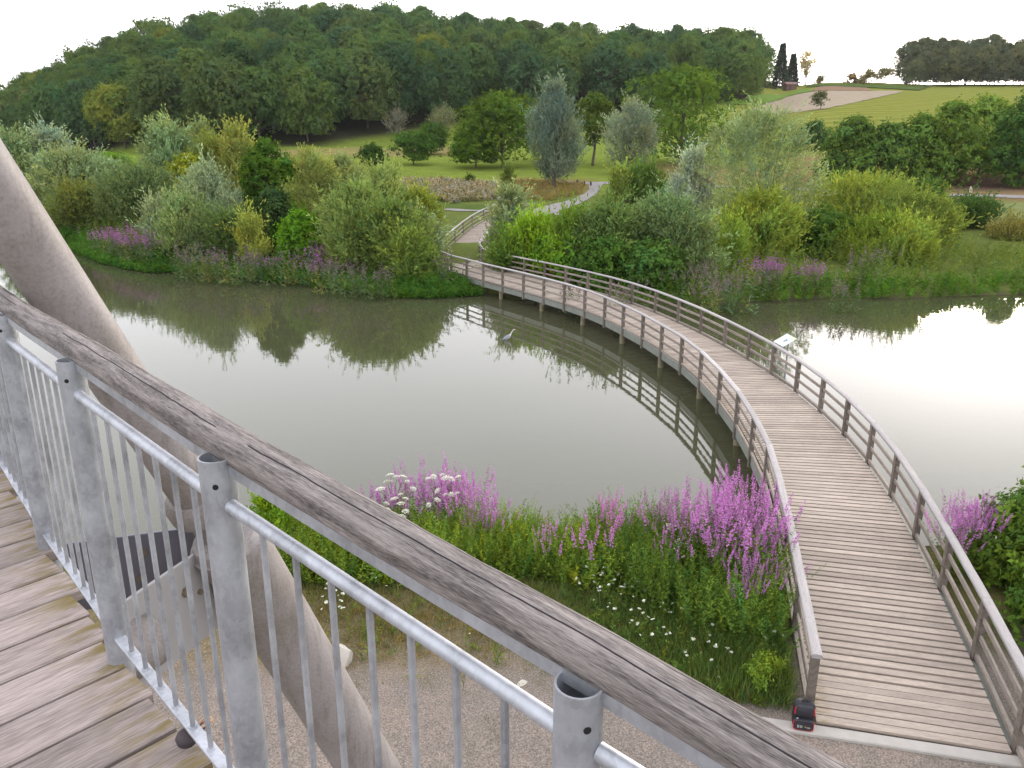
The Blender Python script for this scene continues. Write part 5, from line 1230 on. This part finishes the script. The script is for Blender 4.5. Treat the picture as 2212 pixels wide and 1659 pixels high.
# top shoots of the tall bush
# ------------------------------------------------------------------ heron
hx_, hy_, _ = at_y(1093, 733, 37.15); hx_ = ray(1093, 733)[0] * 37.15
def heron():
    pts = [(-.40, 0, .03, .012), (-.30, 0, .08, .045), (-.15, 0, .16, .11), (.02, 0, .26, .145), (.16, 0, .36, .115), (.25, 0, .45, .062), (.29, 0, .54, .043), (.34, 0, .63, .036), (.39, 0, .72, .033), (.43, 0, .80, .033), (.485, 0, .845, .042), (.55, 0, .85, .036), (.60, 0, .84, .019), (.68, 0, .825, .011), (.76, 0, .81, .003)]
    n = 14; V = []; Fc = []; cols = []
    for i, (x, y, z, rr_) in enumerate(pts):
        a, b = pts[max(i - 1, 0)], pts[min(i + 1, len(pts) - 1)]; t = Vector((b[0] - a[0], 0, b[2] - a[2])).normalized(); u = Vector((-t.z, 0, t.x))
        for k in range(n):
            q = 2 * PI * k / n; V.append(Vector((x, 0, z)) + u * rr_ * math.sin(q) * (1.05 if i < 5 else 1) + Vector((0, 1, 0)) * rr_ * .8 * math.cos(q))
            up = math.sin(q)
            if i < 5: c = (.25, .28, .34) if up > -.25 else (.55, .54, .55)
            elif i < 10: c = (.62, .60, .60)
            elif i < 12: c = (.05, .05, .07) if .2 < up < .75 else (.75, .74, .72)
            else: c = (.55, .40, .14)
            if i == 0: c = (.10, .10, .13)
            cols.append(c)
    Fc = [(i * n + k, i * n + (k + 1) % n, (i + 1) * n + (k + 1) % n, (i + 1) * n + k) for i in range(len(pts) - 1) for k in range(n)]
    Fc += [tuple(range(n - 1, -1, -1)), tuple((len(pts) - 1) * n + k for k in range(n))]
    for sx, sy in ((-.02, .05), (.07, -.05)):       # wading legs
        o = len(V); L = [(sx, sy, .16, .028), (sx + .05, sy, -.02, .013), (sx, sy, -.12, .014), (sx + .03, sy, -.42, .010)]
        for (x, y, z, rr_) in L:
            for k in range(6): V.append(Vector((x + rr_ * math.cos(k * PI / 3), y + rr_ * math.sin(k * PI / 3), z))); cols.append((.22, .19, .12))
        Fc += [(o + i * 6 + k, o + i * 6 + (k + 1) % 6, o + (i + 1) * 6 + (k + 1) % 6, o + (i + 1) * 6 + k) for i in range(3) for k in range(6)]
    me = bpy.data.meshes.new('body'); me.from_pydata([tuple(v) for v in V], [], Fc)
    at = me.attributes.new('plumage', 'FLOAT_COLOR', 'POINT'); at.data.foreach_set('color', np.array([c + (1,) for c in cols], np.float32).ravel())
    me.polygons.foreach_set('use_smooth', [True] * len(me.polygons))
    m, nt, out = new_mat('plumage'); N = NT(nt); N.bsdf(out, N.mix(1.0, N.attr('plumage').outputs['Color'], N.ramp(N.noise(N.mapping(N.obj(), (9, 30, 30)), 1, 3), [(.3, (.8, .8, .8)), (.7, (1.15, 1.15, 1.15))]), 'MULTIPLY'), .8, 0, .2); me.materials.append(m)
    return me
he = empty('heron', (hx_ + .05, hy_, 0.0), -.15); tag(he, 'grey heron wading belly deep with its neck stretched forward', 'bird'); he.scale = (.66, .66, .66); he.location.z = -.06
link('body', heron(), he)
m = MB()
for sgn in (1, -1):
    rows_ = [(-.36, .055, .012), (-.25, .115, .05), (-.10, .20, .095), (.05, .30, .085), (.14, .37, .03)]
    vs = []; 
    for x, z, hw_ in rows_:
        for t in (1, .5, 0, -.5, -1): vs.append((x, sgn * (.035 + .085 * math.cos(t * 1.1) * min(1, hw_ / .06)), z + t * hw_ * .8))
    m.add(vs, [(i * 5 + k, i * 5 + k + 1, (i + 1) * 5 + k + 1, (i + 1) * 5 + k) for i in range(4) for k in range(4)])
o = m.build('wings', mat_plain('wing_grey', (.24, .27, .34), .8, 0, var=.3, scale=12), he, True)
# ------------------------------------------------------------------ backpack at the end of the left handrail
bx, by, bz = 4.34, 9.86, .852
bpk = empty('backpack', (bx, by, bz), math.atan2(-bx, by) * .55); bpk.scale = (.9, .9, .9); tag(bpk, 'black backpack with red piping standing at the handrail end', 'backpack')
M_BLK = mat_plain('black_nylon', (.012, .012, .016), .6, 0, var=.4, scale=20, bstr=.1); M_PK = mat_plain('pocket_nylon', (.028, .028, .036), .55, 0, var=.3, scale=30); M_RED = mat_plain('red_piping', (.42, .015, .03), .5)
def rbox(m, c, sx, sy, sz, rr_=.05, pinch=0.0, k=5):
    """soft box: rounded outline seen from the front, standing on c"""
    o = []; 
    for (qx, qz, a0) in ((sx / 2 - rr_, sz - rr_, 0), (-sx / 2 + rr_, sz - rr_, 90), (-sx / 2 + rr_, rr_, 180), (sx / 2 - rr_, rr_, 270)):
        for i in range(k + 1):
            a = math.radians(a0 + 90 * i / k); o.append((qx + rr_ * math.cos(a), qz + rr_ * math.sin(a)))
    n = len(o); vs = []
    for (y, s_) in ((sy / 2, .94), (sy * .25, 1.0), (-sy * .25, 1.0), (-sy / 2, .88)):
        vs += [(c[0] + x * s_, c[1] + y, c[2] + sz / 2 + (z - sz / 2) * s_) for x, z in o]
    fs = [(j * n + i, j * n + (i + 1) % n, (j + 1) * n + (i + 1) % n, (j + 1) * n + i) for j in range(3) for i in range(n)] + [tuple(range(n - 1, -1, -1)), tuple(range(3 * n, 4 * n))]
    m.add(vs, fs); return o
m = MB(); rbox(m, (0, .03, 0), .335, .17, .47, .075); o = m.build('body', M_BLK, bpk); smooth_angle(o, 45)
m = MB(); rbox(m, (0, -.075, .015), .30, .075, .19, .045); o = m.build('front_pocket', M_PK, bpk); smooth_angle(o, 45); fp = o
m = MB(); rbox(m, (0, -.06, .265), .28, .05, .19, .06); o = m.build('upper_pocket', M_PK, bpk); smooth_angle(o, 45)
def piping(par, sx, sz, z0, y, rr_, full):
    pts = []
    for (qx, qz, a0) in ((sx / 2 - rr_, z0 + sz - rr_, 0), (-sx / 2 + rr_, z0 + sz - rr_, 90), (-sx / 2 + rr_, z0 + rr_, 180), (sx / 2 - rr_, z0 + rr_, 270)):
        for i in range(6): a = math.radians(a0 + 18 * i); pts.append((qx + rr_ * math.cos(a), y, qz + rr_ * math.sin(a)))
    m = MB(); n = len(pts)
    m.tube((pts[11:24] + pts[:1]) if full else pts[:0] or pts[11:24], .008, 6); m.build('piping', M_RED, par)
piping(bpk, .31, .20, .01, -.10, .045, True)
for sx_ in (-1, 1):
    m = MB(); m.tube([(sx_ * .155, -.055, .10), (sx_ * .150, -.09, .17), ], .011, 6); m.tube([(sx_ * .147, -.070, .29), (sx_ * .150, -.07, .36), (sx_ * .142, -.06, .42)], .011, 6); m.build('piping', M_RED, bpk)
    m = MB(); m.tube([(sx_ * .10, .12, .42), (sx_ * .13, .17, .28), (sx_ * .15, .14, .08)], [.02, .022, .014], 8); m.build('strap', M_BLK, bpk)
m = MB(); m.tube([(-.05, .03, .465), (-.035, .03, .50), (.035, .03, .50), (.05, .03, .465)], .009, 8); m.build('handle', M_BLK, bpk)
m = MB(); m.box((-.105, -.088, .215), .028, .006, .014, 0); m.build('buckle', mat_plain('pale_metal', (.7, .7, .72), .35, .5), bpk)
M_LOGO = mat_plain('logo_grey', (.34, .38, .36), .6); M_LOGO2 = mat_plain('logo_orange', (.45, .25, .06), .6)
y_ = -.1155
for glyph in (((-.095, .085, .010, .05), (-.072, .085, .010, .05), (-.084, .108, .030, .009), (-.084, .083, .030, .009)), ((-.047, .085, .010, .05), (-.034, .104, .026, .010), (-.024, .088, .010, .024), (-.034, .072, .026, .009))):
    m = MB()
    for x, z, w_, h_ in glyph: m.box((x, y_, z - h_ / 2), w_, .004, h_, 0)
    m.build('logo', M_LOGO, bpk)
m = MB(); m.box((.076, y_, .070), .052, .003, .005, 0)
for k in range(4): m.box((.055 + k * .014, y_, .074), .009, .004, .014 + .004 * (k % 2), 0)
m.build('logo', M_LOGO, bpk)
m = MB(); m.box((.028, y_, .082), .020, .004, .018, 0); m.build('logo', M_LOGO2, bpk)
# ------------------------------------------------------------------ information board at the right rail, posts and signs
tl = Vector((.87, .08, .49)).normalized(); bu = Vector((.12, -.99, 0)).normalized()      # up the slope of the board, along it
bc = Vector((9.86, 28.62, 1.95)) + tl * .29
ib = empty('information_board', (bc.x, bc.y, DZ)); tag(ib, 'white information board with a flying bird picture outside the right handrail', 'sign')
nn = bu.cross(tl); nn = nn if nn.z > 0 else -nn; bn = Vector((1, .1, 0)).normalized()
BW, BH = .80, .58
m = MB(); m.beam(bc - bu * BW / 2, bc + bu * BW / 2, BH, .02, .003, up=tuple(nn)); o = m.build('panel', mat_plain('panel_white', (.55, .62, .61), .35, 0, var=.04)); o.parent = ib; o.matrix_parent_inverse = Matrix.Translation(-Vector(ib.location))
def on_panel(poly, mat, name, lift=.014, th=.003):
    m = MB(); n_ = len(poly)
    P0 = [bc + bu * u + tl * v + nn * (lift) for u, v in poly]; P1 = [p + nn * th for p in P0]
    m.add(P0 + P1, [tuple(range(n_, 2 * n_))] + [(i, (i + 1) % n_, n_ + (i + 1) % n_, n_ + i) for i in range(n_)]); o = m.build(name, mat); o.parent = ib; o.matrix_parent_inverse = Matrix.Translation(-Vector(ib.location))
on_panel([(-.38, .27), (.39, .28), (.39, .17), (.1, .235), (-.38, .25)], mat_plain('print_green', (.50, .72, .33), .4), 'print')
on_panel([(-.05, .13), (.04, .08), (.12, .03), (.23, .06), (.16, -.02), (.10, -.05), (.13, -.13), (.05, -.06), (-.03, -.05), (.0, .02)], mat_plain('print_bird', (.17, .22, .25), .4), 'print')
on_panel([(.02, -.02), (.07, -.06), (.05, -.13), (-.01, -.09)], mat_plain('print_bird_belly', (.55, .40, .34), .4), 'print')
for k in range(5): on_panel([(-.34, .16 - k * .06), (-.16, .16 - k * .06), (-.16, .14 - k * .06), (-.34, .14 - k * .06)], bpy.data.materials.get('print_text') or mat_plain('print_text', (.50, .56, .56), .5), 'print')
for s_ in (-.28, .28):
    q = bc + bu * s_; m = MB(); m.beam(Vector((q.x, q.y, -.6)), Vector((q.x, q.y, bc.z - .02)), .05, .05, .004); m.beam(Vector((q.x, q.y, 1.05)), Vector((q.x, q.y, 1.05)) - bn * .34, .04, .04); o = m.build('leg', GALV); o.parent = ib; o.matrix_parent_inverse = Matrix.Translation(-Vector(ib.location))
def post_thing(name, px, base, top, wpx, mat, label, cat, extra=None):
    x, y, g = hit(px, base); rx, rz = ray(px, top); h = H + rz * y - g; w_ = wpx / F * depth_of(x, y, g)
    o = empty(name, (x, y, g)); tag(o, label, cat); m = MB()
    if extra == 'two':
        m.box((0, 0, 0), .05, .05, h, 0); m.build('pole', GALV, o)
        for s_ in (-1, 1): m = MB(); m.box((s_ * w_ * .3, -.04, h * .28), w_ * .42, .02, h * .62, 0); m.build('panel', mat, o)
    elif extra == 'desk':
        m.box((0, 0, 0), .08, .08, h * .85, 0); m.build('leg', DARKST, o); m = MB(); m.beam((-w_ / 2, -.15, h), (w_ / 2, -.15, h), .7, .05, .01, up=(0, -.45, .9)); m.build('panel', mat, o)
    else:
        m.box((0, 0, -.1), max(w_, .08), max(w_, .08), h + .1, .3, .01); m.build('shaft', mat, o); m = MB(); m.box((0, 0, h), max(w_, .08) * .9, max(w_, .08) * .9, .04, .3, .01); m.build('cap', mat, o)
    return o
M_WH = mat_plain('white_paint', (.6, .61, .61), .5, 0, var=.06); M_DK = mat_plain('dark_wood', (.05, .045, .04), .8, 0, var=.3)
post_thing('notice_board', 1082, 462, 420, 11, M_WH, 'narrow white double notice board beside the winding path', 'sign', 'two')
post_thing('picnic_lectern', 1062, 459, 449, 22, M_DK, 'small dark slanted desk left of the notice board', 'desk', 'desk')
post_thing('bollard', 1160, 468, 456, 5, mat_plain('weathered_white', (.62, .60, .56), .7), 'pale bollard at the start of the winding path', 'bollard')
post_thing('bollard', 1167, 470, 456, 4, M_DK, 'dark bollard at the start of the winding path', 'bollard')
post_thing('marker_post', 2095, 424, 404, 4, mat_plain('pale_post', (.60, .50, .40), .7), 'pale marker post beside the lane at the right', 'post')
post_thing('notice_board', 1355, 452, 428, 9, mat_plain('grey_white', (.55, .56, .56), .6), 'small pale notice board right of the winding path', 'sign', 'two')
for i, (px_, tp) in enumerate([(1247, 389), (1262, 392), (1276, 393)]): post_thing('fence_post', px_, 402, tp, 3, M_DK, ['tallest dark post where path and lane meet', 'dark post just right of the tallest one', 'dark post nearest the path where it meets the lane'][i], 'post')
# pale stones
def rock(px, py, sx, sy, sz, label, seed):
    x, y, g = hit(px, py); r = RS(seed); import bmesh
    bm = bmesh.new(); bmesh.ops.create_icosphere(bm, subdivisions=3, radius=1)
    pl = [(unit(r.normal(size=3)), r.uniform(.62, .9)) for _ in range(9)]
    for v in bm.verts:
        c = np.array(v.co)
        for nrm, d in pl:
            t = c @ nrm
            if t > d: c = c - nrm * (t - d)
        v.co = Vector((c[0] * sx, c[1] * sy, (c[2] + .5) * sz))
    me = bpy.data.meshes.new('stone'); bm.to_mesh(me); bm.free(); me.materials.append(M_STONE); o = link('stone', me); o.location = (x, y, g - .02); o.rotation_euler = (0, 0, r.rand() * 3)
    tag(o, label, 'stone', None); return o
M_STONE = mat_plain('pale_stone', (.45, .42, .37), .9, 0, var=.25, scale=7, bstr=.4)
rock(738, 1432, .20, .26, .26, 'big pale stone on the gravel beside the sloping column', 3)
rock(1128, 1476, .12, .06, .04, 'flat pale stone lying in the gravel', 4)
